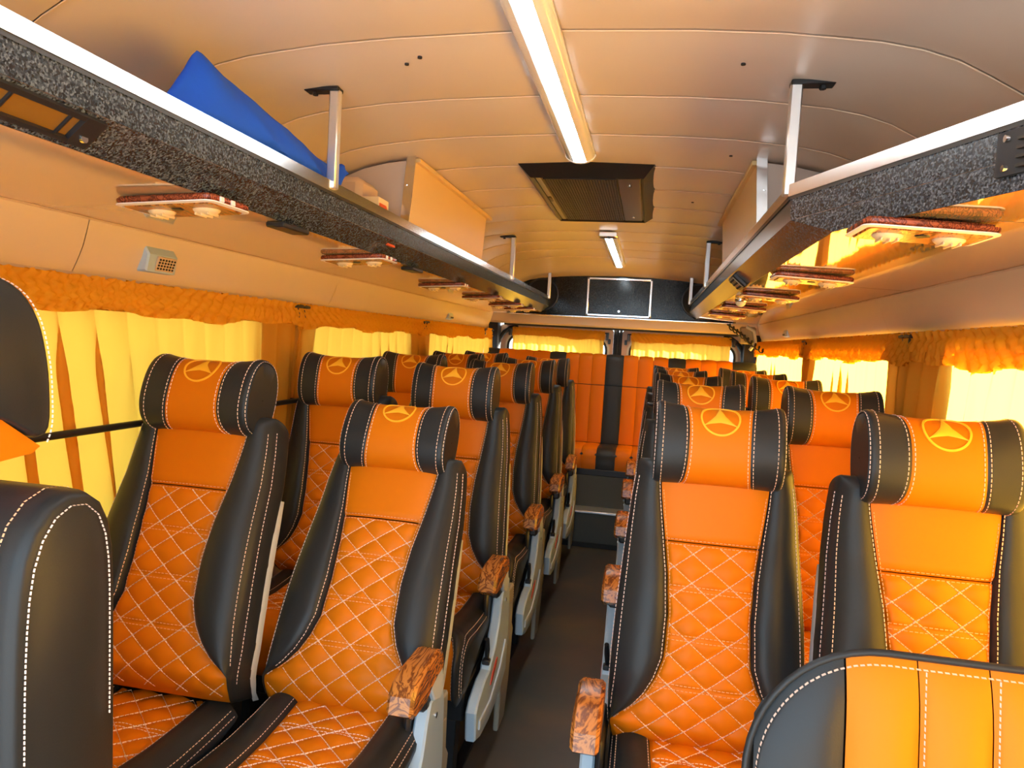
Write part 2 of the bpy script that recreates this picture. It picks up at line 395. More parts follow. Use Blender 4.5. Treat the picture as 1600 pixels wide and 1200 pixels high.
for sx, i in ((-1, 6), (1, 7)):
    pts = [(sx*.955, 5.60, .5), (sx*.955, 5.60, 1.30), (sx*.945, 5.60, 1.36), (sx*.91, 5.60, 1.415), (sx*.86, 5.60, 1.45), (sx*.8, 5.60, 1.462)]
    struct(MB().tube(pts, .018, 8), 'trim_%d' % i, 'rubber')
    struct(MB().box(sx*.945, sx*1.10, 5.50, 5.70, 0, 1.96), 'wall_back_%s' % ('left' if sx < 0 else 'right'), 'rubber')
# floor-level side wall trim: dark lining under the windows
for sx, nm in ((-1, 'left'), (1, 'right')):
    struct(MB().box(sx*(HWS[sx]-.012), sx*(HWS[sx]-.001), Yf, 4.64, .001, .12, .003), 'baseboard_%s' % nm, 'blkplastic')

# ------------------------------------------------------------------ LUGGAGE RACKS
def rack(sx):
    t = thing('luggage_rack', 'long straight overhead rack with speckled grey fascia, carrying the blue cloth' if sx < 0 else
              'overhead rack with speckled grey fascia that angles outwards near its front end', 'luggage rack', (sx*.75, 2.3, 1.56))
    L = t.location; HW = HWS[sx]
    def P(mb, name, m, **kw):
        mb.v = [(a-L[0], b-L[1], c-L[2]) for a, b, c in mb.v]; return mb.build(name, m, t, **kw)
    y1 = 5.31
    zO = 1.560
    # plan line of the rack's inner edge for rail top / crease / lower edge: lists of (x, y)
    zT, zC, zB = 1.672, 1.622, 1.578
    if sx < 0:
        T = [(-.517, Yf), (-.517, y1)]; C_ = [(-.520, Yf), (-.520, y1)]; B = [(-.572, Yf), (-.572, y1)]
    else:
        T = [(.905, Yf), (.905, .62), (.721, 1.06), (.517, 1.56), (.517, y1)]
        C_ = [(.9045, Yf), (.9045, .62), (.7205, 1.06), (.5195, 1.552), (.520, y1)]
        B = [(.904, Yf), (.904, .62), (.720, 1.06), (.5725, 1.415), (.572, y1)]
    def strip(mb, A, za, Bq, zb, off=0.0):
        mb.grid([[(p[0]+sx*off, p[1], za) for p in A], [(p[0]+sx*off, p[1], zb) for p in Bq]])
    for nm, A, za, Bq, zb in (('upper_fascia', T, zT, C_, zC), ('lower_fascia', C_, zC-.001, B, zB)):
        mb = MB(); strip(mb, A, za, Bq, zb)
        mb.grid([[(p[0]+sx*.014, p[1], za) for p in A], [(p[0]+sx*.014, p[1], zb+.004) for p in Bq]])
        mb.grid([[(p[0], p[1], za) for p in A], [(p[0]+sx*.014, p[1], za) for p in A]])
        mb.grid([[(p[0], p[1], zb) for p in Bq], [(p[0]+sx*.014, p[1], zb+.004) for p in Bq]])
        mb.add([(A[-1][0], A[-1][1], za), (Bq[-1][0], Bq[-1][1], zb), (Bq[-1][0]+sx*.014, Bq[-1][1], zb), (A[-1][0]+sx*.014, A[-1][1], za)], [(0,1,2,3)])
        P(mb, nm, 'granite', angle=20)
    # rail: L-section aluminium over the fascia
    mb = MB()
    prof = [(-.004, zT-.001), (-.004, zT+.024), (.016, zT+.024), (.016, zT-.001)]
    mb.grid([[(p[0]+sx*a, p[1], z) for p in T] for a, z in prof+prof[:1]])
    mb.add([(T[-1][0]+sx*a, T[-1][1], z) for a, z in prof], [(0,1,2,3)])
    P(mb, 'rail', 'railmetal', angle=20)
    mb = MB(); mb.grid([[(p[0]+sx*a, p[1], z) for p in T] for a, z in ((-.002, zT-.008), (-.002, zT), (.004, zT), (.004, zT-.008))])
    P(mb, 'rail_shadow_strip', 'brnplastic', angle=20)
    # shelf floor and glossy underside boards
    mb = MB(); mb.grid([[(p[0]+sx*.075, p[1], 1.60) for p in T], [(sx*(HWS[sx]-.01), p[1], 1.60) for p in T]])
    P(mb, 'shelf', 'duct')
    cuts = [Yf, .05, 1.245, 2.35, 3.45, 4.55, y1]
    for a, b in zip(cuts[:-1], cuts[1:]):
        pts = [a+.0015]+[p[1] for p in B if a+.01 < p[1] < b-.01]+[b-.0015]
        bx = lambda y: sx*np.interp(y, [p[1] for p in B], [abs(p[0]) for p in B])
        mb = MB()
        for dz in (0, .012): mb.grid([[(bx(y)+sx*.002, y, zB+dz) for y in pts], [(sx*(HW-.042), y, zO+dz) for y in pts]])
        for y in (pts[0], pts[-1]): mb.add([(bx(y)+sx*.002, y, zB), (sx*(HW-.042), y, zO), (sx*(HW-.042), y, zO+.012), (bx(y)+sx*.002, y, zB+.012)], [(0,1,2,3)])
        P(mb, 'underside_board', 'mirrorL' if sx < 0 else 'mirror')
    # ragged brown glue line where boards meet the wall
    pts = [(sx*(HW-.043-.004*random.random()), y, zO-.002+.001*random.random()) for y in np.linspace(Yf, y1, 160)]
    P(MB().tube(pts, .003, 5), 'edge_sealant', 'beige')
    # end plate
    P(MB().prism([(sx*.52, zT), (sx*.521, zC), (sx*.573, zB), (sx*(HW-.045), zO+.002), (sx*(HW-.045), 1.60)], 'y', y1, y1+.006), 'end_plate', 'granite')
    # air grille
    if sx < 0:
        a0, a1 = .42, .885
        fr = MB(); q = lambda y, f: (-.520-.052*f+.002, y, zC-.001-(zC-zB)*f)
        def quadslab(mb, y0, y1_, f0, f1, h0, h1):
            nx, nz = .0, 0
            V = [(q(y, f)[0]+h*.65, q(y, f)[1], q(y, f)[2]-h*.76) for h in (h0, h1) for y, f in ((y0, f0), (y1_, f0), (y1_, f1), (y0, f1))]
            mb.add(V, [(0,1,2,3), (4,5,6,7), (0,1,5,4), (1,2,6,5), (2,3,7,6), (3,0,4,7)])
        quadslab(fr, a0, a1, .10, .22, -.003, .006); quadslab(fr, a0, a1, .74, .84, -.003, .006); quadslab(fr, a1-.035, a1, .10, .84, -.003, .0065); quadslab(fr, a0, a0+.03, .1, .84, -.003, .0065)
        g = P(fr, 'air_grille', 'blkplastic')
        back = MB(); quadslab(back, a0+.01, a1-.01, .2, .8, -.0036, -.0014); back.v = [(a-L[0], b-L[1], c-L[2]) for a, b, c in back.v]; back.build('grille_back', 'amber', g)
        for i in range(5):
            s_ = MB(); yy = a0+.05+.09*i; quadslab(s_, yy, yy+.003, .22, .74, -.001, .003); s_.v = [(a-L[0], b-L[1], c-L[2]) for a, b, c in s_.v]; s_.build('grille_bar', 'blkplastic', g)
        s_ = MB().disc((-.5475, a1-.016, 1.5895), 'x', .006, .005, 12); s_.v = [(a-L[0], b-L[1], c-L[2]) for a, b, c in s_.v]; s_.build('screw', 'chrome', g)
    else:
        # grille and light on the angled front
        A0 = np.array([.721, 1.06]); A1 = np.array([.905, .62]); dr = (A1-A0)/np.linalg.norm(A1-A0)
        nr = np.array([-dr[1], dr[0]]); nr = nr if nr[0] < 0 else -nr
        def FP(s_, z, h):
            fz = (zT-z)/(zT-zB); a = np.array([.721, 1.06]); d = a+dr*s_+nr*h; return (d[0], d[1], z)
        mb = MB()
        for (s0, s1, z0, z1, h) in ((-.035, .26, 1.600, 1.660, .008),):
            V = [FP(s_, z, hh) for hh in (0, h) for s_, z in ((s0, z0), (s1, z0), (s1, z1), (s0, z1))]
            mb.add(V, [(0,1,2,3), (4,5,6,7), (0,1,5,4), (1,2,6,5), (2,3,7,6), (3,0,4,7)])
        g = P(mb, 'air_grille', 'blkplastic')
        for i in range(4):
            s_ = MB(); z0 = 1.607+.012*i
            V = [FP(a, z, hh) for hh in (.006, .013) for a, z in ((.0, z0), (.24, z0), (.24, z0+.004), (.0, z0+.004))]
            s_.add([(a-L[0], b-L[1], c-L[2]) for a, b, c in V], [(0,1,2,3), (4,5,6,7), (0,1,5,4), (1,2,6,5), (2,3,7,6), (3,0,4,7)]); s_.build('grille_bar', 'brnplastic', g)
        for z in (1.610, 1.650):
            c = FP(-.02, z, .008); s_ = MB().disc((c[0]-.003-L[0], c[1]-L[1], c[2]-L[2]), 'x', .005, .005, 12); s_.build('screw', 'chrome', g)
    return t
rackL = rack(-1); rackR = rack(1)
def post(sx, y, label):
    t = thing('support_post', label, 'post', (sx*.517, y, 1.69), 'posts from the racks to the ceiling')
    top = ceilz(.517)-.006-1.69
    MB().box(-.012, .012, -.011, .011, -.012, top, .003).build('tube', 'alu', t)
    br = MB().box(sx*-.012, sx*.075, -.016, .016, top-.009, top+.001, .002).build('bracket', 'dkmetal', t)
    MB().disc((sx*.052, 0, top-.016), 'z', .007, .009, 6).build('bolt', 'dkmetal', br)
for sx, side in ((-1, 'on the blue cloth rack'), (1, 'on the angled rack')):
    for y, w in ((1.59, 'nearest aluminium rack post'), (3.82, 'middle aluminium rack post'), (5.27, 'rearmost aluminium rack post')):
        post(sx, y, '%s, standing %s' % (w, side))
# duct boxes on the racks
def duct(sx, label):
    t = thing('duct_box', label, 'duct box', (sx*.7, 2.7, 1.605)); L = t.location
    y0, y1 = 2.20, 3.2
    pr = [(x, z) for x, z in ((.545, 1.605), (.525, ceilz(.525)-.012), (.62, ceilz(.62)-.012), (.7, ceilz(.7)-.012), (.78, ceilz(.78)-.012), (.85, ceilz(.85)-.014), (.9, 1.70), (.93, 1.61))]
    pp = [(sx*x-L[0], z-L[2]) for x, z in pr]
    MB().prism(pp, 'y', y0-L[1], y1-L[1], .002).build('side_panel', 'duct', t)
    MB().prism([(sx*(abs(p[0]+L[0])*.985+.012)-L[0], p[1]*.985+.001) for p in pp], 'y', y0-.008-L[1], y0-L[1]-.0005).build('end_panel', 'ductend', t)
    MB().prism([(sx*.543-L[0], .01), (sx*.522-L[0], .315), (sx*.552-L[0], .315), (sx*.573-L[0], .01)], 'y', y0-.0125-L[1], y0-.0085-L[1]).build('corner_strip', 'chrome', t)
    MB().disc((sx*.552-L[0], y0-.016-L[1], .22), 'y', .005, .004, 10).build('screw', 'chrome', t)
    zt = ceilz(.53)-.016-L[2]
    MB().box(sx*.51-L[0], sx*.535-L[0], y0-L[1], y1+.05-L[1], zt-.006, zt+.008, .002).build('top_flange', 'duct', t)
duct(-1, 'cream duct box on the rack behind the blue cloth')
duct(1, 'cream duct box on the angled rack, across from its twin')

# ------------------------------------------------------------------ CEILING FITTINGS
def led(name, x, y0, y1, label, w=.092):
    zc = ceilz(0)-.006
    t = thing(name, label, 'ceiling light', (x, (y0+y1)/2, zc)); ln = y1-y0
    MB().box(-w/2, w/2, -ln/2, ln/2, -.006, .003, .002).build('base', 'alu', t)
    rows = []
    for yy in np.linspace(-ln/2, ln/2, 40):
        rows.append([(w/2*1.0*math.cos(a), yy, -.005-.024*math.sin(a)+.0006*rng.normal()) for a in np.linspace(0, PI, 15)])
    # translucent side flanks of the cover, left clear of the lit strip
    MB().grid([r_[:6] for r_ in rows]).grid([r_[9:] for r_ in rows]).build('cover', 'clear', t)
    MB().box(-w*.21, w*.21, -ln/2+.02, ln/2-.02, -.0275, -.006, .004).build('lit_strip', 'led', t)
    for s_ in (-1, 1):
        MB().prism([(w/2*1.06*math.cos(a), -.004-.027*math.sin(a)) for a in np.linspace(0, PI, 13)], 'y', s_*ln/2-.006, s_*ln/2+.006, .001).build('end_cap', 'clear', t)
    return t
led('led_strip_light', 0.0, -.1, 2.24, 'long lit white strip light running over the front of the aisle')
l2 = led('led_strip_light', 0.0, 3.78, 5.15, 'short lit strip light between the ceiling grille and rear cabinet')
MB().box(-.05, .05, -.73, -.69, -.03, .002, .006).build('end_clip', 'chrome', l2)
# roof return-air grille
t = thing('ceiling_grille', 'black framed return air grille with perforated centre, set in ceiling', 'air grille', (0, 2.85, ceilz(0)-.004))
def frustum(x0, x1, y0, y1, z0, z1, dx, dy):
    return [[(x0, y0, z0), (x1, y0, z0), (x1, y1, z0), (x0, y1, z0)], [(x0+dx, y0+dy, z1), (x1-dx, y0+dy, z1), (x1-dx, y1-dy, z1), (x0+dx, y1-dy, z1)]]
mb = MB(); a, b = frustum(-.235, .24, -.50, .49, .008, -.035, .045, .075)
c = [(p[0]+(.008 if p[0] < 0 else -.008), p[1]+(.012 if p[1] < 0 else -.012), -.028) for p in b]; d = [(p[0], p[1], .0) for p in c]
mb.grid([a, b, c, d], wrap=True); mb.build('frame', 'blkplastic', t, angle=15)
mb = MB(); mb.box(-.182, .187, -.413, .403, -.026, -.018, .002); gp = mb.build('grille_door', 'brnplastic', t)
MB().box(.105, .183, -.40, .39, -.031, -.026, .002).build('plain_strip', 'brnplastic', gp)
mb = MB(); nx_, ny_ = 26, 40
for i in range(nx_+1):
    x = -.150+.25*i/nx_; mb.box(x-.0022, x+.0022, -.39, .38, -.032, -.026)
for j in range(ny_+1):
    y = -.39+.77*j/ny_; mb.box(-.150, .10, y-.004, y+.004, -.0318, -.026)
mb.build('perforated_screen', 'dkmetal', gp, kind='stuff', angle=20)
MB().box(-.178, -.16, -.40, .39, -.030, -.026, .002).build('edge_strip', 'olive', gp)
MB().box(-.176, -.162, -.10, -.02, -.034, -.030, .002).build('latch', 'blkplastic', gp)
for yy in (-.30, .30): MB().disc((.145, yy, -.034), 'z', .007, .004, 10).build('screw', 'chrome', gp)

# ------------------------------------------------------------------ REAR CABINET (speckled panel, speakers, hatch)
t = thing('rear_cabinet', 'dark speckled overhead cabinet across the rear with chrome framed flap', 'cabinet', (0, 5.40, 1.565))
pr = []
hw_ = .86; zt = .305
for i in range(13):
    a = PI/2*i/12; pr.append((hw_-.20+.20*math.cos(a), zt-.17+.17*math.sin(a)))
pr = pr+[(-p[0], p[1]) for p in pr[::-1]]+[(-.86, 0), (.86, 0)]
MB().prism(pr, 'y', 0, .09, .003).build('front_panel', 'darkgran', t)
MB().box(-.84, .84, -.012, .10, -.012, -.0005, .003).build('bottom_edge', 'chrome', t)
fl_ = MB()
for x0, x1, z0, z1 in ((-.243, -.226, .004, .294), (.226, .243, .004, .294), (-.243, .243, .278, .294), (-.243, .243, .004, .020)): fl_.box(x0, x1, -.014, -.0005, z0, z1, .003)
hf = fl_.build('flap_frame', 'chrome', t)
MB().box(-.225, .225, -.007, -.0006, .021, .277, .002).build('flap', 'darkgran', hf)
MB().disc((.005, -.020, .045), 'y', .011, .014, 16, .003).build('knob', 'chrome', hf)
MB().prism([(-.15, -.013), (.17, -.013), (.17, -.006), (-.15, -.006)], 'y', -.03, -.002, .001).build('edge_glint', 'whitetrim', hf)  # white strip in place of the lit window's reflection along the bottom edge
for x in (-.585, .585):
    sp = MB().disc((x, -.010, .15), 'y', .125, .0095, 40, .003).build('speaker', 'spk', t)
    rr = MB(); rows = []
    for k in range(41):
        a = 2*PI*k/40; ca, sa = math.cos(a), math.sin(a)
        rows.append([(x+(.120+.008*math.cos(b))*ca, -.0115+.006*math.sin(b), .15+(.120+.008*math.cos(b))*sa) for b in np.linspace(0, 2*PI, 9)])
    rr.grid(rows).build('speaker_rim', 'blkplastic', sp)

# ------------------------------------------------------------------ OVERHEAD CONSOLES
def console_mesh():
    w, l, h = .205, .135, .021
    def base_():
        P = rrect(-w/2, w/2, -l/2, l/2, .018, 4)
        return MB().prism(P, 'z', -h*.62, 0, .004)
    parts = []
    parts.append(('body', base_().mesh('body', M['redwood'])))
    # white trim line around the lower body
    P = rrect(-w/2-.001, w/2+.001, -l/2-.001, l/2+.001, .019, 4); Q = rrect(-w/2+.008, w/2-.008, -l/2+.008, l/2-.008, .012, 4)
    mb = MB(); mb.grid([[(p[0], p[1], -h*.62) for p in P], [(p[0], p[1], -h*.72) for p in P], [(p[0], p[1], -h*.80) for p in Q], [(p[0], p[1], -h*.62) for p in Q]], wrap=True)
    parts.append(('trim', mb.mesh('trim', M['whitetrim'])))
    Q = rrect(-w/2+.010, w/2-.010, -l/2+.010, l/2-.010, .012, 4)
    parts.append(('faceplate', MB().prism(Q, 'z', -h*.86, -h*.60, .003).mesh('faceplate', M['wood'])))
    for i, x in enumerate((-.048, .048)):
        mb = MB(); rows = []
        for k in range(8):
            a = PI/2*k/7; rows.append([(x+.025*math.cos(a)*math.cos(b), .025*math.cos(a)*math.sin(b), -h*.84-.011*math.sin(a)) for b in np.linspace(0, 2*PI, 21)])
        mb.grid(rows); parts.append(('air_nozzle', mb.mesh('air_nozzle', M['ivory'])))
        for q in (-.013, 0, .013):
            zz = -h*.84-.011*math.sqrt(max(0, 1-(q/.025)**2))
            parts.append(('>louvre', MB().box(x+q-.0016, x+q+.0016, -.018, .018, zz-.0025, zz+.003, .001).mesh('louvre', M['ivory'])))
    parts.append(('button', MB().disc((0, -.02, -h*.95), 'z', .012, .006, 14, .002).mesh('button', M['dkmetal'])))
    for y in (-.035, .0): parts.append(('clip', MB().box(w/2-.001, w/2+.003, y-.006, y+.006, -h*.6, -.003, .001).mesh('clip', M['whitetrim'])))
    return parts
CPARTS = console_mesh()
def console(sx, x, y, label):
    t = thing('overhead_console', label, 'air vent', (x, y, 1.578-.0568*(abs(x)-.572)-.0005), 'wood grain vent consoles under the racks')
    t.rotation_euler.y = sx*.0567
    par = None
    for n, me in CPARTS:
        if n.startswith('>'): link(n[1:], me, par)
        else: par = link(n, me, t)
ordn = ['first', 'second', 'third', 'fourth', 'fifth', 'sixth']
for i, y in enumerate((1.225, 2.06, 2.98, 3.70, 4.33, 4.80)):
    console(-1, -.645, y, 'wood grain vent console, %s from the front under the blue cloth rack' % ordn[i])
for i, y in enumerate((1.31, 2.13, 2.84, 3.60, 4.35)):
    console(1, .685, y, 'wood grain vent console, %s from the front under the angled rack' % ordn[i])
# dark clip boards behind the left consoles
for i, (y, l) in enumerate(((1.50, .12), (2.36, .11))):
    o = MB().box(-.60, -.555, y-l/2, y+l/2, 1.563, 1.5755, .003).build('switch_plate', 'blkplastic'); tag(o, 'black plate behind the %s vent console under the blue cloth rack' % ordn[i], 'switch plate')
# small wall speakers / lamps
def wall_box(name, sx, y, z, l, h, d, label, m='grey', face='beige'):
    t = thing(name, label, 'speaker', (sx*(HWS[sx]-.018), y, z)); t.rotation_euler.y = -sx*.33
    mb = MB(); pr = [(0, -h/2), (-sx*d, -h/2+.012), (-sx*d*.8, h/2-.02), (0, h/2)]
    mb.prism(pr, 'y', -l/2, l/2, .004).build('housing', m, t)
    g = MB(); g.box(-sx*d*.92-.003, -sx*d*.92+.003, -l/2+.03, l/2-.012, -h/2+.016, h/2-.022, .001); go = g.build('grille', face, t)
    mb = MB()
    for i in range(6):
        for j in range(4):
            yy = -l/2+.037+(l-.056)*i/5; zz = -h/2+.023+(h-.052)*j/3
            mb.disc((-sx*d*.92-.005, yy, zz), 'x', .0028, .010, 6)
    mb.build('hole', 'dkmetal', go, kind='stuff')
wall_box('wall_speaker', -1, 1.60, 1.498, .11, .075, .032, 'grey speaker box on the wall above the first yellow curtain')
wall_box('wall_speaker', -1, 4.30, 1.478, .10, .05, .02, 'small grey speaker far back on the wall, across from its twin', 'ltgrey', 'olive')
wall_box('wall_speaker', 1, 4.40, 1.478, .10, .05, .02, 'small grey speaker on the wall near the hanging black hinge', 'ltgrey', 'olive')
# speaker box on right rack's fascia
t = thing('rack_speaker', 'dark square speaker fixed to the angled rack fascia', 'speaker', (.5455, 2.62, 1.598)); t.rotation_euler.y = -.85
MB().box(-.012, .004, -.07, .07, -.03, .03, .004).build('housing', 'dkmetal', t)
g = MB().box(-.0145, -.0118, -.058, .058, -.024, .024, .001).build('grille', 'olive', t)
mb = MB()
for i in range(7):
    for j in range(3): mb.disc((-.017, -.05+.0167*i, -.016+.016*j), 'x', .004, .004, 6)
mb.build('hole', 'spk', g, kind='stuff')
t = thing('chrome_lamp', 'small chrome lamp under the angled rack near the rear', 'lamp', (.62, 3.15, 1.573))
MB().disc((0, 0, -.010), 'z', .026, .012, 20, .003).build('base', 'chrome', t)
rows = [[(.022*math.cos(a)*math.cos(b), .022*math.cos(a)*math.sin(b), -.010-.022*math.sin(a)) for b in np.linspace(0, 2*PI, 17)] for a in np.linspace(0, PI/2, 7)]
MB().grid(rows).build('dome', 'gasket', t)

# ------------------------------------------------------------------ THINGS ON THE RACK
# blue cloth bundle
top = [(1.065, 1.705), (1.10, 1.742), (1.145, 1.792), (1.180, 1.838), (1.190, 1.842), (1.212, 1.838), (1.26, 1.822), (1.33, 1.814), (1.43, 1.800), (1.50, 1.792), (1.57, 1.779), (1.64, 1.768), (1.70, 1.765), (1.745, 1.775), (1.775, 1.785)]
ty = np.array([p[0] for p in top]); tz = np.array([p[1] for p in top])
rows = []
for y in np.linspace(1.065, 1.775, 60):
    zt_ = np.interp(y, ty, tz); zb_ = 1.697 if y < 1.70 else 1.697+.055*sm((y-1.70)/.075); row = []
    hh = max(zt_-zb_, .004); th = .016+.050*min(1, hh/.10)*math.sin(PI*np.clip((y-1.05)/.75, 0, 1))**.6
    for k in range(24):
        a = 2*PI*k/24; c, s_ = math.cos(a), math.sin(a)
        rad = np.sign(c)*abs(c)**.8, np.sign(s_)*abs(s_)**.8
        wr = .004*math.sin(31*y+5*s_)+.003*math.sin(57*y+9*c+2*s_)
        row.append((-.578+(th*(1-.80*(rad[1]*.5+.5)**1.2)+wr*.6)*rad[0]-.02*(s_*.5+.5)*hh/.14, y, (zt_+zb_)/2+hh/2*rad[1]))
    rows.append(row)
mb = MB().grid(rows, wrap=True); mb.add(rows[0], [tuple(range(24))]); mb.add(rows[-1], [tuple(range(24))])
tag(mb.build('blue_cloth', 'blue'), 'bundled bright blue cloth lying on the overhead rack rail', 'cloth')
t = thing('beige_case', 'beige moulded plastic case on the rack behind the blue cloth', 'case', (-.74, 2.05, 1.605))
MB().box(-.10, .12, -.06, .09, 0, .20, .018).build('body', 'beige', t)
MB().box(-.055, .075, -.095, -.061, .105, .155, .016).build('handle', 'beige', t)
MB().box(-.10, .12, -.064, -.0605, .06, .066, .001).build('rim', 'olive', t)
t = thing('card_box', 'small cream and red card box on the rack before the duct box', 'box', (-.60, 2.02, 1.605))
MB().box(-.045, .035, -.02, .06, 0, .142, .002).build('carton', 'paper', t)
MB().prism([(.036, 0), (.036, .125), (.070, .0)], 'y', -.018, .04, .001).build('side_flap', 'redcard', t)

# ------------------------------------------------------------------ CURTAINS
def fold(y, seed, dens):
    return (math.sin(y*dens+seed)+.6*math.sin(y*dens*1.73+seed*2.1+1.2*math.sin(y*dens*.31))+.45*math.sin(y*dens*2.9+seed*3.3))/2.05
def curtain_sheet(f, y0, y1, z0, z1, ny, nz):
    return MB().grid([[f(y0+(y1-y0)*i/ny, z0+(z1-z0)*j/nz, j/nz) for i in range(ny+1)] for j in range(nz+1)])
def rod(t, L, pts, rad=.006):
    mb = MB().tube([tuple(np.array(p)-np.array(L)) for p in pts], rad, 8); return mb.build('rod', 'blkplastic', t)
def head_strip(f, ya, yb, ztop, zbot, seed, dens, amp):
    """gathered double-layer header: frilled top, hanging ruffle"""
    mb = MB(); n = int((yb-ya)*190); m = 12
    for lay in (0, 1):
        rows = []
        for j in range(m+1):
            s_ = j/m; row = []
            for i in range(n+1):
                y = ya+(yb-ya)*i/n
                y2 = y+.012*math.sin(17*y+seed)*s_
                a = amp*(.55+.75*abs(s_-.25))*fold(y2, seed+lay*1.7, dens*(1.25-.35*s_))
                z = ztop-(ztop-zbot)*s_+(.004*fold(y, seed+4, dens*1.1) if s_ < .3 else 0)+(.007*math.sin(y*9+seed)+.005*math.sin(y*23) if j == m else 0)
                pin = -.007*math.exp(-((s_-.22)/.07)**2)
                row.append(f(y, z, a+pin-lay*.010))
            rows.append(row)
        mb.grid(rows)
    return mb
def side_curtain(sx, y0, y1, label, seed, gather=None, hem=.69):
    HW = HWS[sx]; X0 = sx*(HW-.034)
    t = thing('curtain', label, 'curtain', (X0, (y0+y1)/2, 1.40), None); L = t.location
    g = lambda y, z, off: (X0-sx*off-L[0], y-L[1], z-L[2])
    head_strip(lambda y, z, off: g(y, z, off+.014), y0, y1, 1.432, 1.338 if sx > 0 else 1.352, seed, 105, .0125).build('header', 'header', t, fix=False, angle=180)
    zt_ = 1.375
    def drape(ya, yb, mb):
        ya -= .022; yb += .022; n = int((yb-ya)*150); nz = 26; sh = -.006 if int(seed*10) % 2 else .003; rows = []; kf = 54+6*math.sin(seed)
        for j in range(nz+1):
            s_ = j/nz; z = zt_+(hem-zt_)*s_; row = []
            for i in range(n+1):
                y = ya+(yb-ya)*i/n; ph = kf*(y+.13*s_*math.sin(2.3*y+seed))+1.3*math.sin(3.1*y+seed)
                m = max(0.0, .5+.5*math.sin(4.3*y+2.1*seed)+.35*math.sin(9.7*y+seed))
                ov = .026*m*(.35+.65*sm(s_*4))
                yy = y-ov*math.sin(ph)*sm((y-ya)/.06)*sm((yb-y)/.06)
                a = (.011+.003*s_)*math.cos(ph+.4)+.004*fold(y, seed+2, 80)*(1-s_)
                bun = math.exp(-((y-yb)/.13)**2)+math.exp(-((y-ya)/.13)**2)
                a = min(a, .011)+bun*(.008*math.cos(2.3*ph)*sm(s_*6)+.004)
                row.append(g(yy, z+(.006*math.sin(13*y) if j == nz else 0), a+sh))
            rows.append(row)
        mb.grid(rows)
    mb = MB()
    drape(y0+.004, y1-.004, mb)
    mb.build('drape', 'curtain', t, fix=False, angle=180)
    rod(t, L, [(X0+sx*.014, y0-.03, 1.412), (X0+sx*.014, y1+.03, 1.412)])
    for yy in (y0-.02, y1+.02):
        MB().box(sx*(HW-.008)-L[0], X0-sx*.018-L[0], yy-.028-L[1], yy+.028-L[1], .016, .028, .003).box(X0-sx*.012-L[0], X0+sx*.01-L[0], yy-.008-L[1], yy+.008-L[1], -.02, .018, .003).build('bracket', 'blkplastic', t)
    return t
side_curtain(-1, -.42, 2.342, 'long yellow curtain glowing beside the first row window seat', 1.3)
side_curtain(-1, 2.336, 3.765, 'glowing yellow curtain between the first and third curtain brackets', 2.7)
side_curtain(-1, 3.760, 5.18, 'glowing yellow curtain ending at a thin white gap near the rear', 4.1)
side_curtain(-1, 5.235, 5.43, 'narrow yellow curtain beside the rear bench corner', 5.2)
side_curtain(1, -.42, 2.342, 'sunlit curtain burnt white over the nearest side window on the angled rack side', .6)
side_curtain(1, 2.336, 3.765, 'sunlit curtain over the middle side window beneath the angled rack', 3.3)
side_curtain(1, 3.760, 5.43, 'sunlit curtain over the farthest side window, reaching the hanging hinge', 6.1)
def rear_curtain(x0, x1, label, seed):
    Y0 = 5.588
    t = thing('curtain', label, 'curtain', ((x0+x1)/2, Y0, 1.43)); L = t.location
    g = lambda x, z, off: (x-L[0], Y0-off-L[1], z-L[2])
    head_strip(lambda y, z, off: g(y, z, off+.008), x0, x1, 1.460, 1.392, seed, 150, .006).build('header', 'header', t, fix=False, angle=180)
    mb = MB(); rows = []
    for j in range(17):
        s_ = j/16; z = 1.415+(.86-1.415)*s_; rows.append([g(x, z, (.008+.006*s_)*fold(x, seed, 60)) for x in np.linspace(x0+.005, x1-.005, 160)])
    mb.grid(rows).build('drape', 'curtain', t, fix=False, angle=180)
    rod(t, L, [(x0-.03, Y0+.01, 1.445), (x1+.03, Y0+.01, 1.445)], .005)
    for xx in (x0-.02, x1+.02): MB().box(xx-.01-L[0], xx+.01-L[0], -.012, .045, -.04, .015, .003).build('bracket', 'blkplastic', t)
rear_curtain(-.84, -.10, 'yellow curtain over the rear door window next to the narrow side curtain', 1.0)
rear_curtain(.105, .86, 'yellow curtain over the rear door window below the hanging hinge', 2.0)
# guard bars across the left windows
for i, (y0, y1) in enumerate(((.85, 2.3), (2.36, 3.72), (3.78, 5.3))):
    o = MB().tube([(-.955, y0, 1.09), (-.955, y1, 1.09)], .0085, 10).tube([(-.955, y0+.01, 1.09), (-1.02, y0+.01, 1.09)], .007, 8).tube([(-.955, y1-.01, 1.09), (-1.02, y1-.01, 1.09)], .007, 8).build('guard_bar', 'dkmetal')
    tag(o, 'black guard bar across the yellow curtain, %s from the front' % ordn[i], 'bar')
# hanging hinge and cord at the right rear
t = thing('hinge_unit', 'tangled black corded hinge hanging at the rear corner', 'hinge', (.87, 5.05, 1.55))
cp = [np.array([-.10+.24*s_, -.05, -.02-.17*s_]) for s_ in np.linspace(0, 1, 90)]
MB().tube([p+.017*np.array([.6*math.cos(60*s_), .5, math.sin(60*s_)])*np.array([1, math.cos(60*s_), 1]) for p, s_ in zip(cp, np.linspace(0, 1, 90))], .0048, 6).build('coiled_cord', 'rubber', t)
MB().tube([(-.11, -.03, -.01), (0, -.03, -.08), (.07, -.03, -.16), (.08, -.02, -.22)], .006, 8).build('cable', 'blkplastic', t)
MB().box(-.02, .09, .0, .03, -.14, -.02, .012).build('bracket', 'olive', t)
MB().tube([(.02, -.02, -.02), (.07, -.03, -.05), (.085, -.03, -.13), (.05, -.03, -.18)], .011, 10).build('strut', 'ltgrey', t)

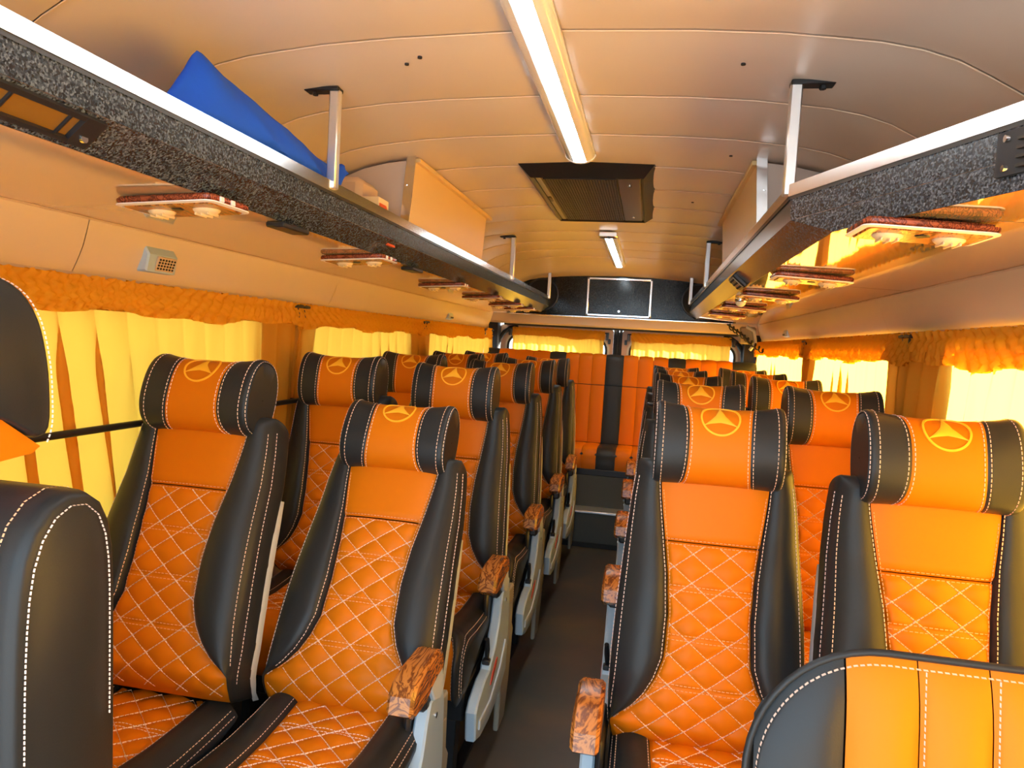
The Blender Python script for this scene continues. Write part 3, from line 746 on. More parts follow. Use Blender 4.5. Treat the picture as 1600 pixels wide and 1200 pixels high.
# ------------------------------------------------------------------ REAR BENCH
t = thing('rear_bench', 'long rear bench with orange channelled panels and black stripes', 'bench', (0, 4.82, .455))
edges = [(-.98, -.88, 'd'), (-.88, -.484, 'o'), (-.484, -.362, 'd'), (-.362, -.06, 'o'), (-.06, .07, 'd'), (.07, .395, 'o'), (.395, .519, 'd'), (.519, .848, 'o'), (.848, 1.015, 'd')]
def pillow(x0, x1, path, bul, nx=9, thick=.02):
    """soft strip following a (y,z) path, bulging along the path's normal"""
    mb = MB(); P = np.array(path, float); T = np.gradient(P, axis=0); N = np.c_[-T[:, 1], T[:, 0]]; N /= np.linalg.norm(N, axis=1)[:, None]+1e-9
    n = len(P); rows = []
    for i in range(n):
        ev = 1-abs(2*i/(n-1)-1)**8; row = []
        for k in range(nx):
            s_ = 2*k/(nx-1)-1; b = bul*(1-abs(s_)**3.0)*(.35+.65*ev)
            q = P[i]+N[i]*b; row.append((x0+(x1-x0)*k/(nx-1), q[0], q[1]))
        rows.append(row)
    mb.grid(rows)
    rows2 = [[(x0, *(P[i]-N[i]*thick)) for i in range(n)], [(x0, *P[i]) for i in range(n)]]
    mb.grid(rows2); mb.grid([[(x1, *(P[i]-N[i]*thick)) for i in range(n)], [(x1, *P[i]) for i in range(n)]])
    for i in (0, n-1): mb.grid([[(x0, *P[i]), (x1, *P[i])], [(x0, *(P[i]-N[i]*thick)), (x1, *(P[i]-N[i]*thick))]])
    return mb
def lerp_path(pts, n):
    P = np.array(pts, float); d = np.r_[0, np.cumsum(np.linalg.norm(np.diff(P, axis=0), axis=1))]; x = np.linspace(0, d[-1], n)
    Q = np.c_[np.interp(x, d, P[:, 0]), np.interp(x, d, P[:, 1])]
    for _ in range(3): Q[1:-1] = (Q[:-2]+2*Q[1:-1]+Q[2:])/4
    return Q
# local coordinates: y from 4.82, z from .455; path direction chosen so the normal faces the cabin (-y / up)
up_path = lerp_path([(.575, .80), (.545, .828), (.50, .828), (.475, .80), (.458, .60)], 18)[::-1]
lo_path = lerp_path([(.456, .595), (.415, .17)], 12)[::-1]
se_path = lerp_path([(.415, .165), (.10, .185), (.02, .175), (-.02, .12), (-.015, .04)], 18)[::-1]
bodyb = MB().box(-.985, 1.02, .49, .60, .05, .80, .01).box(-.985, 1.02, .0, .46, .02, .15, .01); bodyb.build('body', 'black', t)
for x0, x1, k in edges:
    for nm, pth in (('back_top', up_path), ('back_panel', lo_path), ('seat_panel', se_path)):
        if k == 'd':
            pillow(x0+.0008, x1-.0008, pth, .005).build(nm, 'black', t)
        else:
            nch = 3 if nm != 'seat_panel' else 3
            for c in range(nch):
                a = x0+(x1-x0)*c/nch; b = x0+(x1-x0)*(c+1)/nch
                pillow(a+.0008, b-.0008, pth, .0055).build('%s_channel' % nm.split('_')[0], 'orange', t)
MB().box(-.98, 1.015, -.02, .0, -.0, .045, .004).build('base_strip', 'blkplastic', t)

# ------------------------------------------------------------------ PASSENGER SEATS
PZ = .46
Vv = [-.03, 0, .04, .1, .2, .3, .4, .5, .58, .64, .69]; Wv = [.184, .194, .200, .203, .202, .198, .192, .186, .180, .173, .163]
def Wb(v): return float(np.interp(v, Vv, Wv))
Cvv = [-.03, .035, .045, .06, .08, .11, .15, .2, .3, .4, .5, .62]; Cuu = [1.0, 1.0, .97, .86, .75, .63, .53, .455, .445, .49, .57, .68]
def Cb(v): return Wb(v)*float(np.interp(v, Cvv, Cuu))
def ycb(v):
    y = -.052-.020*math.sin(PI*np.clip(v/.5, 0, 1))
    if v < .05: y += .055*((.05-v)/.08)**2
    return y
QW, QH = .080, .069
def quilt(u, v):
    a = abs(math.sin(PI*(u/QW+v/QH))*math.sin(PI*(u/QW-v/QH)))
    return .0076*a**.58
HS = [.475, .365, .25, .135]
def yp(u, v, q=True):
    c = max(Cb(v), .01); y = ycb(v)+.007*min(1, abs(u)/c)**6-.004*(1-min(1, abs(u)/c)**2)
    if q and v < .475:
        s_ = quilt(u, v)
        for h in HS[1:]: s_ *= 1-.75*math.exp(-((v-h)/.007)**2)
        e = min(1, (c-abs(u))/.012+.05) if c > abs(u) else .05
        s_ *= sm(e)*sm((.475-v)/.02+.1)*sm((v+.03)/.03)
        y -= s_-.003
    elif not q: y -= .004*sm((v-.475)/.02+.1)
    return y
def hbol(v): return float(np.interp(v, [-.03, .04, .09, .16, .35, .5, .6], [.0, .008, .020, .027, .026, .020, .014]))
def bol(side, t_, v):
    W_, C0 = Wb(v), Cb(v); u = C0+(W_-C0)*t_
    shape = max(0, math.sin(PI*t_**.62))**.75 if 0 < t_ < 1 else 0.0
    y = ycb(v)+.007-hbol(v)*shape+.014*t_**6
    return np.array([side*u, y, v])
def nrm_of(f, *a):
    e = 1e-3; p = f(*a); p1 = f(a[0]+e, a[1]); p2 = f(a[0], a[1]+e); n = np.cross(p1-p, p2-p)
    n /= np.linalg.norm(n)+1e-12
    return n if n[1] < 0 else -n
def seat_meshes():
    D = {}
    # --- dark back shell with side bolsters
    tt = np.r_[0, .03, .08, .15, .24, .34, .45, .56, .67, .77, .86, .93, .97, 1.0]
    def half(v, sc=1.0):
        pts = []
        p0 = bol(1, 0, v); pts.append((p0[0]-.006, p0[1]+.016)); pts += [(bol(1, t_, v)[0], bol(1, t_, v)[1]) for t_ in tt]
        W_ = Wb(v); ye = pts[-1][1]
        pts += [(W_+.003, ye+.010), (W_+.003, ye+.072), (W_-.004, ye+.090), (W_-.02, ye+.098), (W_-.06, ye+.100), (0, ye+.102)]
        return pts
    rows = []
    vv = list(np.linspace(-.03, .645, 50))
    for v in vv:
        h = half(v); rows.append([(-a, b, v) for a, b in h]+[(a, b, v) for a, b in h[::-1][1:]])
    base = half(.645); ym = np.mean([p[1] for p in base])
    for k in range(1, 7):
        a = PI/2*k/6; s_ = math.cos(a); z = .645+.034*math.sin(a)
        h = [(p[0]*(1-.05*(1-s_)), ym+(p[1]-ym)*max(s_, .02)) for p in base]
        rows.append([(-a_, b, z) for a_, b in h]+[(a_, b, z) for a_, b in h[::-1][1:]])
    mb = MB().grid(rows); mb.add(rows[0], [tuple(range(len(rows[0])))]); D['backrest'] = mb.mesh('backrest', M['black'], 60)
    # --- orange panels
    def panel(v0, v1, nv, nu, q, e0=False, e1=False):
        rows = []
        for i in range(nv+1):
            v = v0+(v1-v0)*i/nv; c = Cb(v)-.0012; row = []
            for j in range(nu+1):
                u = -c+2*c*j/nu; y = yp(u, v, q)
                if (i == 0 and e0) or (i == nv and e1): y += .006
                row.append((u, y, v))
            rows.append(row)
        return MB().grid(rows)
    D['upper_panel'] = panel(.4765, .66, 16, 16, False, e0=True).mesh('upper_panel', M['orange'], 80)
    D['quilted_panel'] = panel(-.028, .4745, 150, 72, True, e1=True).mesh('quilted_panel', M['orange'], 80)
    # --- quilting threads
    fq = lambda u, v: np.array([u, yp(u, v, True), v])
    mb = MB()
    def clip_lines(mb, inside, fpos, vlo, vhi, L=.0075, g=.0014, w=.0030):
        for fam in (1, -1):
            for n in range(-14, 22):
                run = []
                for v in np.linspace(vlo, vhi, 150):
                    u = fam*(n-v/QH)*QW
                    if inside(u, v): run.append((u, v))
                    elif len(run) > 3:
                        emit(mb, run, fpos, L, g, w); run = []
                    else: run = []
                if len(run) > 3: emit(mb, run, fpos, L, g, w)
    def emit(mb, run, fpos, L, g, w):
        st = max(1, len(run)//18); rr = run[::st]+([run[-1]] if (len(run)-1) % st else [])
        mb.dash([fpos(*p) for p in rr], [np.array([0, -1.0, 0])]*len(rr), L, g, w, .0004, .0030)
    clip_lines(mb, lambda u, v: abs(u) < Cb(v)-.004, fq, -.012, .470)
    D['quilt_stitching'] = mb.mesh('quilt_stitching', M['thread'], 30, False)
    mb = MB()
    for h in HS:
        for dv in (-.006, .006):
            v = h+dv; c = Cb(v)-.006; q = v < .475
            fp = lambda u, v_, q=q: np.array([u, yp(u, v_, q), v_])
            rr = [(u, v) for u in np.linspace(-c, c, 24)]
            mb.dash([fp(*p) for p in rr], [nrm_of(fp, *p) for p in rr], .006, .0028, .0018)
    for side in (-1, 1):
        rr = [(side*(Cb(v)-.0055), v) for v in np.linspace(.06, .60, 60)]
        fp = lambda u, v_: np.array([u, yp(u, v_, v_ < .475), v_])
        mb.dash([fp(*p) for p in rr], [nrm_of(fp, *p) for p in rr], .006, .003, .0016)
    D['panel_stitching'] = mb.mesh('panel_stitching', M['thread_o'], 30, False)
    mb = MB()
    for side in (-1, 1):
        fb = lambda t_, v_: bol(side, t_, v_)
        for t_ in (.05, .90):
            rr = [(t_, v) for v in np.linspace(.065, .635, 74)]
            mb.dash([fb(*p) for p in rr], [nrm_of(fb, *p) for p in rr], .0065, .0032, .0019)
        pts = [np.array([side*(Wb(v)+.0035), bol(1, 1, v)[1]+.014, v]) for v in np.linspace(.02, .64, 40)]
        mb.dash(pts, [np.array([side, -.3, 0.0])]*40, .0065, .0032, .0019)
    D['back_stitching'] = mb.mesh('back_stitching', M['thread'], 30, False)
    # --- grey moulded rear shell
    rows = []
    for v in np.linspace(-.04, .47, 24):
        e = sm((v+.04)/.06)*sm((.47-v)/.10+.15); W_ = Wb(v)+.003*e; y0 = bol(1, 1, v)[1]
        row = [(W_, y0+.070), (W_+.001, y0+.095), (W_-.02, y0+.117+.012*e), (0, y0+.122+.016*e)]
        rows.append([(-a, b, v) for a, b in row]+[(a, b, v) for a, b in row[::-1][1:]])
    D['rear_shell'] = MB().grid(rows).mesh('rear_shell', M['ltgrey'], 50)
    # --- headrest
    hc = (-.050, .708); HU = .1385
    def Hp(u, th):
        c, s_ = math.cos(th), math.sin(th); n = 2.35
        fl_ = 1+.17*(abs(u)/HU)**2.4
        a = .068*(1+.02*(abs(u)/HU)**2); b = .086*(fl_ if s_ > 0 else 1+.02*(abs(u)/HU)**2)
        return np.array([u, hc[0]-a*np.sign(c)*abs(c)**(2/n), hc[1]+b*np.sign(s_)*abs(s_)**(2/n)])
    TH = np.linspace(-PI, PI, 49)
    def Ch(th): return .077-.012*max(0, math.cos(th))
    def ring(uf, sc=1.0):
        return [(lambda p: (p[0], hc[0]+(p[1]-hc[0])*sc, hc[1]+(p[2]-hc[1])*sc))(Hp(uf(th), th)) for th in TH]
    allr = []
    for side in (-1, 1):
        rows = [ring(lambda th: side*(Ch(th)-.003), .965)]
        for f in (0, .06, .2, .4, .6, .8): rows.append(ring(lambda th, f=f: side*(Ch(th)+.0008+(HU-.014-Ch(th))*f), 1.0 if f > .01 else .985))
        for k in range(0, 5):
            a = PI/2*k/4; rows.append(ring(lambda th, a=a: side*(HU-.014+.014*math.sin(a)), 1-.075*(1-math.cos(a))))
        for sc in (.90, .87, .5, .02): rows.append([(side*(HU-.001+(.003 if sc < .89 else -.002)), hc[0]+(q[1]-hc[0])*sc, hc[1]+(q[2]-hc[1])*sc) for q in ring(lambda th: side*HU)])
        allr = rows[::-1] if side < 0 else allr+rows
    mb = MB().grid(allr)
    D['headrest'] = mb.mesh('headrest', M['black'], 60)
    rows = [ring(lambda th, s_=s_: s_*Ch(th), .985 if abs(s_) == 1 else 1.0) for s_ in np.linspace(-1, 1, 15)]
    D['headrest_band'] = MB().grid(rows).mesh('headrest_band', M['orange'], 60)
    mb = MB(); ths = np.linspace(-1.75, 2.3, 60)
    hn = lambda u, th: (lambda d: d/np.linalg.norm(d))(np.array([0, Hp(u, th)[1]-hc[0], Hp(u, th)[2]-hc[1]]))
    for side in (-1, 1):
        for off in (-.005, .006):
            mb.dash([Hp(side*(Ch(th)+off), th) for th in ths], [hn(0, th) for th in ths], .0062, .0030, .0018)
        mb.dash([Hp(side*(HU-.016), th) for th in ths], [hn(0, th) for th in ths], .0062, .0030, .0018)
        pts = [np.array([side*(HU-.0015), hc[0]+(q[1]-hc[0])*.93, hc[1]+(q[2]-hc[1])*.93]) for q in ring(lambda th: side*HU)]
        mb.dash(pts, [np.array([side, 0, 0.0])]*len(pts), .0062, .0030, .0018, lift=.002)
    D['headrest_stitching'] = mb.mesh('headrest_stitching', M['thread'], 30, False)
    # --- embroidered emblem: ring and three-pointed star
    tab_t = np.linspace(-.4, 2.4, 500); tab_p = np.array([Hp(0, a) for a in tab_t]); tab_s = np.r_[0, np.cumsum(np.linalg.norm(np.diff(tab_p, axis=0), axis=1))]
    s0 = np.interp(.70, tab_t, tab_s)
    def Ep(x, y, lift):
        th = np.interp(s0+y, tab_s, tab_t); p = Hp(x, th); return p+hn(0, th)*lift
    mb = MB(); R = .0415
    rows = [[Ep((R+dr)*math.sin(a), (R+dr)*math.cos(a), h) for a in np.linspace(0, 2*PI, 49)] for dr, h in ((-.0022, .0), (-.0020, .0022), (.0020, .0022), (.0022, .0))]
    mb.grid(rows)
    for k in range(3):
        a0 = 2*PI*k/3; rows = []
        for i in range(9):
            f = i/8; rr = (R-.001)*f; wd = .0125*(1-f)**1.35+.0006
            row = []
            for s_ in (-1, -.5, 0, .5, 1):
                x = rr*math.sin(a0)+s_*wd*math.cos(a0); y = rr*math.cos(a0)-s_*wd*math.sin(a0)
                row.append(Ep(x, y, .0022 if abs(s_) < 1 else .0008))
            rows.append(row)
        mb.grid(rows)
    D['emblem'] = mb.mesh('emblem', M['emblem'], 60)
    # --- cushion
    path = lerp_path([(.04, .438), (-.05, .432), (-.15, .430), (-.25, .438), (-.335, .450), (-.375, .447), (-.405, .43), (-.425, .395), (-.425, .31), (-.40, .285)], 64)
    T = np.gradient(path, axis=0); N = np.c_[T[:, 1], -T[:, 0]]; N /= np.linalg.norm(N, axis=1)[:, None]
    if N[3][1] < 0: N = -N
    dl = np.r_[0, np.cumsum(np.linalg.norm(np.diff(path, axis=0), axis=1))]
    def pp_(s_): return np.array([np.interp(s_, dl, path[:, 0]), np.interp(s_, dl, path[:, 1])]), np.array([np.interp(s_, dl, N[:, 0]), np.interp(s_, dl, N[:, 1])])
    S1 = dl[-1]; SF = .385
    WC = .192
    def Cc(s_): return float(np.interp(s_, [0, .2, .34, .385, .42, .46, .6], [.112, .104, .098, .105, .150, .166, .168]))
    def cush(u, s_):
        p, n = pp_(s_); c = Cc(s_); a = abs(u)
        if a <= c:
            h = .003*(1-(a/c)**2)
            if s_ < SF:
                q = quilt(u, s_)*sm((c-a)/.012+.05)*sm((SF-s_)/.02+.1)
                for hh in (.12, .25): q *= 1-.75*math.exp(-((s_-hh)/.007)**2)
                h += q-.003
        else:
            t_ = (a-c)/(WC-c); h = .020*max(0, math.sin(PI*min(1, t_)**.62))**.75-.006*0-.016*t_**5-.003
        q = p+n*h; return np.array([u, q[0], q[1]])
    ss = np.linspace(0, S1, 70)
    mb = MB(); ctr = (-.19, .36)
    for side in (-1, 1):
        rows = []
        for s_ in ss:
            c = Cc(s_)+.001; row = [tuple(cush(side*c, s_)-np.array([side*.004, *(pp_(s_)[1]*.012)]))]
            row += [tuple(cush(side*(c+(WC-c)*t_), s_)) for t_ in (.001, .04, .1, .2, .32, .45, .58, .7, .82, .91, 1.0)]
            e = row[-1]
            for f, du in ((.06, .003), (.25, .003), (1.0, .0)): row.append((side*(WC+du), e[1]+(ctr[0]-e[1])*f, e[2]+(ctr[1]-e[2])*f))
            rows.append(row)
        mb.grid(rows)
    mb.box(-.18, .18, -.39, .05, .29, .33, .01)
    D['cushion'] = mb.mesh('cushion', M['black'], 60)
    rows = [[cush(u*(Cc(s_)-.0008), s_) for u in np.linspace(-1, 1, 61)] for s_ in np.linspace(0, SF-.001, 84)]
    D['seat_panel'] = MB().grid(rows).mesh('seat_panel', M['orange'], 80)
    rows = [[cush(u*(Cc(s_)-.0008), s_) for u in np.linspace(-1, 1, 21)] for s_ in np.linspace(SF+.001, S1, 24)]
    D['front_panel'] = MB().grid(rows).mesh('front_panel', M['orange'], 80)
    mb = MB()
    cn = lambda u, s_: (lambda n: np.array([0, n[0], n[1]]))(pp_(s_)[1])
    for fam in (1, -1):
        for n in range(-6, 16):
            run = []
            for s_ in np.linspace(.0, SF-.004, 120):
                u = fam*(n-s_/QH)*QW
                if abs(u) < Cc(s_)-.004: run.append((u, s_))
                elif run:
                    if len(run) > 3: mb.dash([cush(*p) for p in run[::4]+[run[-1]]], [cn(*p) for p in run[::4]+[run[-1]]], .0075, .0016, .0024, .0004, .0028)
                    run = []
            if len(run) > 3: mb.dash([cush(*p) for p in run[::4]+[run[-1]]], [cn(*p) for p in run[::4]+[run[-1]]], .0075, .0016, .0024, .0004, .0028)
    for hh in (.12, .25, SF-.004):
        for d_ in (-.005, .005):
            if hh+d_ < SF:
                rr = [(u, hh+d_) for u in np.linspace(-Cc(hh)+.005, Cc(hh)-.005, 20)]; mb.dash([cush(*p) for p in rr], [cn(*p) for p in rr], .006, .0028, .0018)
    for side in (-1, 1):
        for f in (.06, .86, .97):
            rr = [(side*(Cc(s_)+(WC-Cc(s_))*f), s_) for s_ in np.linspace(.01, S1-.02, 70)]
            mb.dash([cush(*p) for p in rr], [(cn(*p)+np.array([side*.5*(f > .5), 0, 0])) for p in rr], .0065, .0032, .0019)
    D['cushion_stitching'] = mb.mesh('cushion_stitching', M['thread'], 30, False)
    # --- frame
    mb = MB().box(-.185, .185, -.34, .10, .255, .35, .006).box(-.17, .17, .02, .10, .30, .50, .01)
    D['base_frame'] = mb.mesh('base_frame', M['dkmetal'])
    for i, x in enumerate((-.13, .13)):
        D['leg%d' % i] = MB().prism([(-.28, .0), (-.24, .0), (-.20, .255), (-.26, .255)], 'x', x-.016, x+.016, .003).prism([(.02, 0), (.07, 0), (.06, .255), (.0, .255)], 'x', x-.016, x+.016, .003).box(x-.017, x+.017, -.28, .07, .0, .012, .002).mesh('leg', M['dkmetal'])
    # --- aisle side gear, per side
    for sx in (-1, 1):
        a, b = sorted((sx*0.2220, sx*0.2540))
        k = 'L' if sx > 0 else 'R'
        # arm pad
        pad = [(-.27, .607), (-.262, .640), (-.235, .660), (-.18, .668), (-.10, .668), (-.065, .656), (-.050, .630), (-.055, .606), (-.10, .606), (-.14, .598), (-.17, .585), (-.245, .590)]
        D['arm_pad'+k] = MB().prism(pad, 'x', *sorted((sx*0.2100, sx*0.2660)), .007).mesh('arm_pad', M['wood'], 35)
        arc = [(-.13, .600), (-.09, .608), (-.052, .607), (-.047, .625), (-.035, .59), (-.02, .55), (-.05, .535), (-.09, .55)]
        D['arm_bracket'+k] = MB().prism(arc, 'x', *sorted((sx*0.2200, sx*0.2600)), .003).mesh('arm_bracket', M['ltgrey'])
        D['arm_joint'+k] = MB().box(sx*0.2140, sx*0.2500, -.125, -.07, .535, .588, .008).box(sx*0.2040, sx*0.2190, -.14, .03, .40, .56, .012).mesh('arm_joint', M['blkplastic'])
        plate = [(-.06, .548), (.028, .56), (.05, .50), (.06, .36), (.05, .235), (-.06, .195), (-.20, .185), (-.31, .195), (-.37, .215), (-.378, .30), (-.35, .325), (-.27, .350), (-.215, .352), (-.205, .368), (-.19, .372), (-.15, .395), (-.105, .45), (-.082, .51)]
        D['side_panel'+k] = MB().prism(plate, 'x', a, b, .005).mesh('side_panel', M['grey'], 35)
        rib = [(-.34, .235), (-.20, .225), (-.05, .27), (.0, .34), (.0, .36), (-.07, .30), (-.20, .255), (-.34, .262)]
        D['side_rib'+k] = MB().prism(rib, 'x', *sorted((sx*0.2530, sx*0.2590)), .002).mesh('side_rib', M['ltgrey'])
        D['badge'+k] = MB().prism([(-.16+.045*math.cos(t_), .325+.014*math.sin(t_)+.022*math.cos(t_)) for t_ in np.linspace(0, 2*PI, 20, endpoint=False)], 'x', *sorted((sx*0.2535, sx*0.2565))).mesh('badge', M['redst'])
        D['recline_lever'+k] = MB().tube([(sx*0.2380, -.195, .375), (sx*0.2400, -.205, .41), (sx*0.2420, -.225, .45)], [.006, .008, .007], 8).box(sx*0.2260, sx*0.2500, -.212, -.188, .362, .378, .003).mesh('recline_lever', M['blkplastic'])
        D['screw'+k] = MB().disc((sx*0.2535-(.003 if sx < 0 else 0), -.02, .50), 'x', .007, .003, 12).mesh('screw', M['chrome'])
        ped = [(.055, .50), (.155, .50), (.16, .36), (.185, .33), (.15, .16), (.10, .05), (.0, .05), (.02, .30)]
        D['pedestal_panel'+k] = MB().prism(ped, 'x', *sorted((sx*0.2320, sx*0.2500)), .004).prism([(.09, .45), (.14, .44), (.135, .33), (.10, .30)], 'x', *sorted((sx*0.2495, sx*0.2525)), .001).mesh('pedestal_panel', M['olive'])
    return D
SM = seat_meshes()
def make_seat(x, y, recl, kind, label, scale=1.0, dz=0.0, arm=(0, 0, 0), ay=0.0):
    t = thing('passenger_seat', label, 'seat', (x, y, 0.001), 'orange and black quilted passenger seats'); t.scale = (scale, 1, 1)
    rot = (-math.radians(recl), 0, 0)
    al = math.radians(recl)
    bk = link('backrest', SM['backrest'], t, (0, .07*math.sin(al), PZ+dz+.07*math.cos(al)), rot); bk.scale = (1, 1, .89)
    for n in ('upper_panel', 'quilted_panel', 'rear_shell'): link(n, SM[n], bk)
    for n in ('quilt_stitching', 'panel_stitching', 'back_stitching'): link(n, SM[n], bk, kind='stuff')
    hd = link('headrest', SM['headrest'], t, (0, 0, PZ+dz), rot)
    link('headrest_band', SM['headrest_band'], hd); link('emblem', SM['emblem'], hd, label='yellow three-pointed star in a ring'); link('headrest_stitching', SM['headrest_stitching'], hd, kind='stuff')
    cu = link('cushion', SM['cushion'], t, (0, 0, .062))
    link('seat_panel', SM['seat_panel'], cu); link('front_panel', SM['front_panel'], cu); link('cushion_stitching', SM['cushion_stitching'], cu, kind='stuff')
    link('base_frame', SM['base_frame'], t); link('leg', SM['leg0'], t); link('leg', SM['leg1'], t)
    if kind:
        ar = link('armrest', SM['arm_pad'+kind], t, arm, label='burl wood grain arm pad')
        link('bracket', SM['arm_bracket'+kind], ar); link('joint', SM['arm_joint'+kind], ar)
        sp = link('side_panel', SM['side_panel'+kind], t, (arm[0], arm[1]*.6, 0))
        link('rib', SM['side_rib'+kind], sp); link('badge', SM['badge'+kind], sp, label='small red oval'); link('lever', SM['recline_lever'+kind], sp); link('screw', SM['screw'+kind], sp)
        link('pedestal_panel', SM['pedestal_panel'+kind], t, (arm[0], 0, 0))
    return t
LA = [(1.43, 30), (2.22, 10), (2.97, 9), (3.71, 9), (4.39, 9)]
LW = [(1.33, 19), (2.20, 10), (2.95, 9), (3.69, 9), (4.37, 9)]
RA = [(1.525, 13), (2.31, 9), (3.06, 9), (3.80, 9), (4.44, 9)]
RW = [(1.39, 13), (2.27, 10), (3.05, 9), (3.80, 9), (4.44, 9)]
for i in range(5):
    rowt = ('front row', 'second row', 'third row', 'fourth row', 'fifth row')[i]; f = i == 0
    make_seat(-.370 if f else -.378, LA[i][0], LA[i][1], 'L', ('reclined ' if f else '')+'aisle seat with wooden armrest, %s under the blue cloth rack' % rowt, .985, -.03 if f else -.012, (-.042 if f else -.026, .10 if f else .02, -.002))
    make_seat(-.773 if f else -.777, LW[i][0], LW[i][1], None, 'window seat beside the glowing yellow curtains, %s under the blue cloth rack' % rowt, .985, .02 if f else .0)
    make_seat(.415 if f else .423, RA[i][0], RA[i][1], 'R', 'aisle seat with wooden armrest, %s under the angled rack' % rowt, .985, -.035 if f else -.024, (0, .03 if f else 0, -.03 if f else -.012))
    make_seat(.814 if f else .820, RW[i][0], RW[i][1], None, 'window seat beside the white sunlit curtains, %s under the angled rack' % rowt, .985, -.015)

# ------------------------------------------------------------------ FRONT SEATS (cropped by the frame)
t = thing('front_seat', 'cropped seat back with black border and orange vertical channels, nearest camera', 'seat', (.370, .70, .0))
def zt_of(u, top, rad): 
    return top-rad+math.sqrt(max(0, rad*rad-max(0, rad-u)**2)) if u < rad else top
TOP, RAD, WID = 1.056, .135, .59
def fr_y(z): return .045-.16*(1.07-z)
def fr_face(u0, u1, bul, nu=12, nz=30, inset=0.006):
    rows = []
    for k in range(nz+1):
        row = []
        for i in range(nu+1):
            f = i/nu; u = u0+(u1-u0)*f; z1 = zt_of(max(u, .0005), TOP, RAD)-inset*(1 if u > .02 else .6); z = .42+(z1-.42)*(k/nz)
            b = bul*(1-abs(2*f-1)**2.6)*min(1, (nz-k)/4+.15)
            row.append((u, fr_y(z)-b+.012*(1-min(1, (nz-k)/3))**2, z))
        rows.append(row)
    return MB().grid(rows)
fr_face(.012, .0955, .010).build('border_panel', 'black', t)
e_ = [.097, .164, .229, .294, .359, .424, .50]
for a, b in zip(e_[:-1], e_[1:]): fr_face(a+.0006, b-.0006, .009).build('channel_panel', 'orange', t)
fr_face(.5012, .588, .010).build('border_panel', 'black', t)
# rim running round the outline
out_ = [(0.0, z) for z in np.linspace(.40, TOP-RAD, 12)]+[(RAD-RAD*math.cos(a), TOP-RAD+RAD*math.sin(a)) for a in np.linspace(0.1, PI/2, 12)]
out_ += [(u, TOP) for u in np.linspace(.15, WID-RAD, 8)]+[(WID-RAD+RAD*math.sin(a), TOP-RAD+RAD*math.cos(a)) for a in np.linspace(0.1, PI/2, 12)]+[(WID, .40)]
def inw(i, d):
    a = np.array(out_[max(i-1, 0)]); b = np.array(out_[min(i+1, len(out_)-1)]); tg = (b-a)/np.linalg.norm(b-a); return np.array(out_[i])+d*np.array([tg[1], -tg[0]])
rows = []
for d, dy in ((.010, .008), (.006, .001), (.003, .001), (.001, .004), (.004, .010), (.024, .022), (.06, .040), (.2, .05)):
    row = []
    for i in range(len(out_)):
        p = inw(i, d) if d < .1 else np.array([np.clip(out_[i][0], .2, .4), min(out_[i][1], .9)]); row.append((p[0], fr_y(p[1])+dy, p[1]))
    rows.append(row)
MB().grid(rows).build('rim', 'black', t, angle=70)
mb = MB(); pts = [inw(i, .014) for i in range(len(out_))]
mb.dash([(p[0], fr_y(p[1])-.001, p[1]) for p in pts], [np.array([0, -1.0, 0])]*len(pts), .0042, .0022, .0013, lift=.003)
for e in e_[1:-1]:
    zz = np.linspace(.45, TOP-.014, 30); mb.dash([(e+.003, fr_y(z)-.005, z) for z in zz], [np.array([0, -1.0, 0])]*30, .0042, .0022, .0013, lift=.002)
mb.build('stitching', 'thread', t, kind='stuff', fix=False)
MB().box(.02, .58, -.50, .02, .36, .46, .03).build('cushion', 'black', t)
MB().box(.05, .55, -.42, .02, .001, .36, .01).build('base', 'dkmetal', t)
# front left seat, seen from its aisle side
t = thing('front_seat', 'cropped all black seat back and tall headrest beside the first yellow curtain', 'seat', (-.66, .72, .0))
side = [(-.055, .48), (-.072, .75), (-.075, .95), (-.068, 1.07), (-.045, 1.125), (-.01, 1.14), (.04, 1.14), (.072, 1.115), (.082, 1.06), (.09, .8), (.095, .46)]
P2 = lerp_path(side, 40); ctr = P2.mean(0); rows = []
for x, sc in [(-.245, .86), (-.235, .95), (-.215, 1.0), (-.1, 1.0), (.1, 1.0), (.205, 1.0), (.225, .985), (.236, .95), (.240, .88)]:
    rows.append([(x, ctr[0]+(p[0]-ctr[0])*sc, ctr[1]+(p[1]-ctr[1])*(1-(1-sc)*.25 if sc > .5 else sc)) for p in P2])
mb = MB().grid(rows, wrap=True); mb.add(rows[0], [tuple(range(40))]); mb.add(rows[-1], [tuple(range(40))]); mb.build('backrest', 'black', t, angle=60)
mb = MB()
mb.dash([(.208, p[0]*1.02-.002, p[1]+.002) for p in P2[:30]], [np.array([.3, -1, .3])]*30, .0042, .0022, .0013, lift=.003)
mb.dash([(.2415, p[0]*.80, p[1]*.985) for p in P2[:30]], [np.array([1.0, 0, 0])]*30, .0042, .0022, .0013, lift=.002)
mb.build('stitching', 'thread', t, kind='stuff', fix=False)
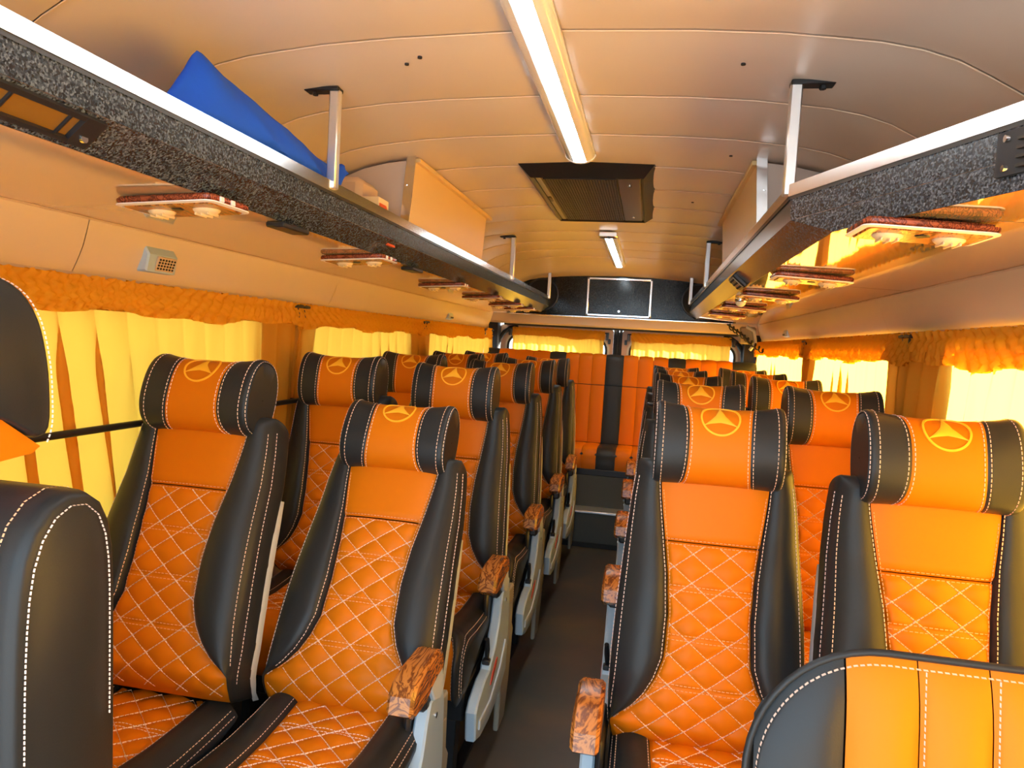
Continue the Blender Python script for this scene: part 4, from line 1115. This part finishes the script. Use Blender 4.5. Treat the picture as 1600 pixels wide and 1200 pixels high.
hd = [(-.12, 1.20), (-.145, 1.27), (-.135, 1.34), (-.09, 1.385), (-.03, 1.392), (.015, 1.375), (.043, 1.335), (.058, 1.27), (.062, 1.18), (.052, 1.172), (-.005, 1.213), (-.06, 1.222)]
def endrolled(poly, xs_, name, m):
    P = lerp_path(list(poly)+[poly[0]], 49)[:-1]; c = P.mean(0); rows = [[(x, c[0]+(p[0]-c[0])*s_, c[1]+(p[1]-c[1])*s_) for p in P] for x, s_ in xs_]
    mb = MB().grid(rows, wrap=True); mb.add(rows[0], [tuple(range(len(P)))]); mb.add(rows[-1], [tuple(range(len(P)))]); return mb.build(name, m, t, angle=50)
h_ = endrolled(hd, [(-.17, .9), (-.155, .985), (-.14, 1.0), (.13, 1.0), (.148, .99), (.158, .95), (.160, .9)], 'headrest', 'black')
ol = [(-.12, 1.199), (-.06, 1.221), (-.005, 1.212), (.053, 1.171), (.04, 1.163), (-.02, 1.158), (-.09, 1.168)]
P = np.array(ol); c = P.mean(0)
rows = [[(x, c[0]+(p[0]-c[0])*s_, c[1]+(p[1]-c[1])*s_) for p in P] for x, s_ in [(-.14, .95), (-.13, 1), (.14, 1), (.150, .96)]]
mb = MB().grid(rows, wrap=True); mb.add(rows[0], [tuple(range(7))]); mb.add(rows[-1], [tuple(range(7))]); mb.build('underside', 'orange', h_, angle=50, label='orange underside')
mb = MB(); pts = [(.1605, p[0]*.965-.002, 1.28+(p[1]-1.28)*.95) for p in lerp_path(hd[3:10], 24)]
mb.dash(pts, [np.array([1.0, 0, 0])]*len(pts), .0042, .0022, .0013, lift=.002)
mb.build('stitching', 'thread', h_, kind='stuff', fix=False)
MB().tube([(-.06, .02, 1.13), (-.06, .02, 1.2)], .008, 8).tube([(.06, .02, 1.13), (.06, .02, 1.2)], .008, 8).build('headrest_post', 'chrome', t)
MB().box(-.235, .235, -.44, -.03, .40, .50, .03).build('cushion', 'black', t)
MB().box(-.21, .21, -.40, .06, .001, .40, .01).build('base', 'dkmetal', t)
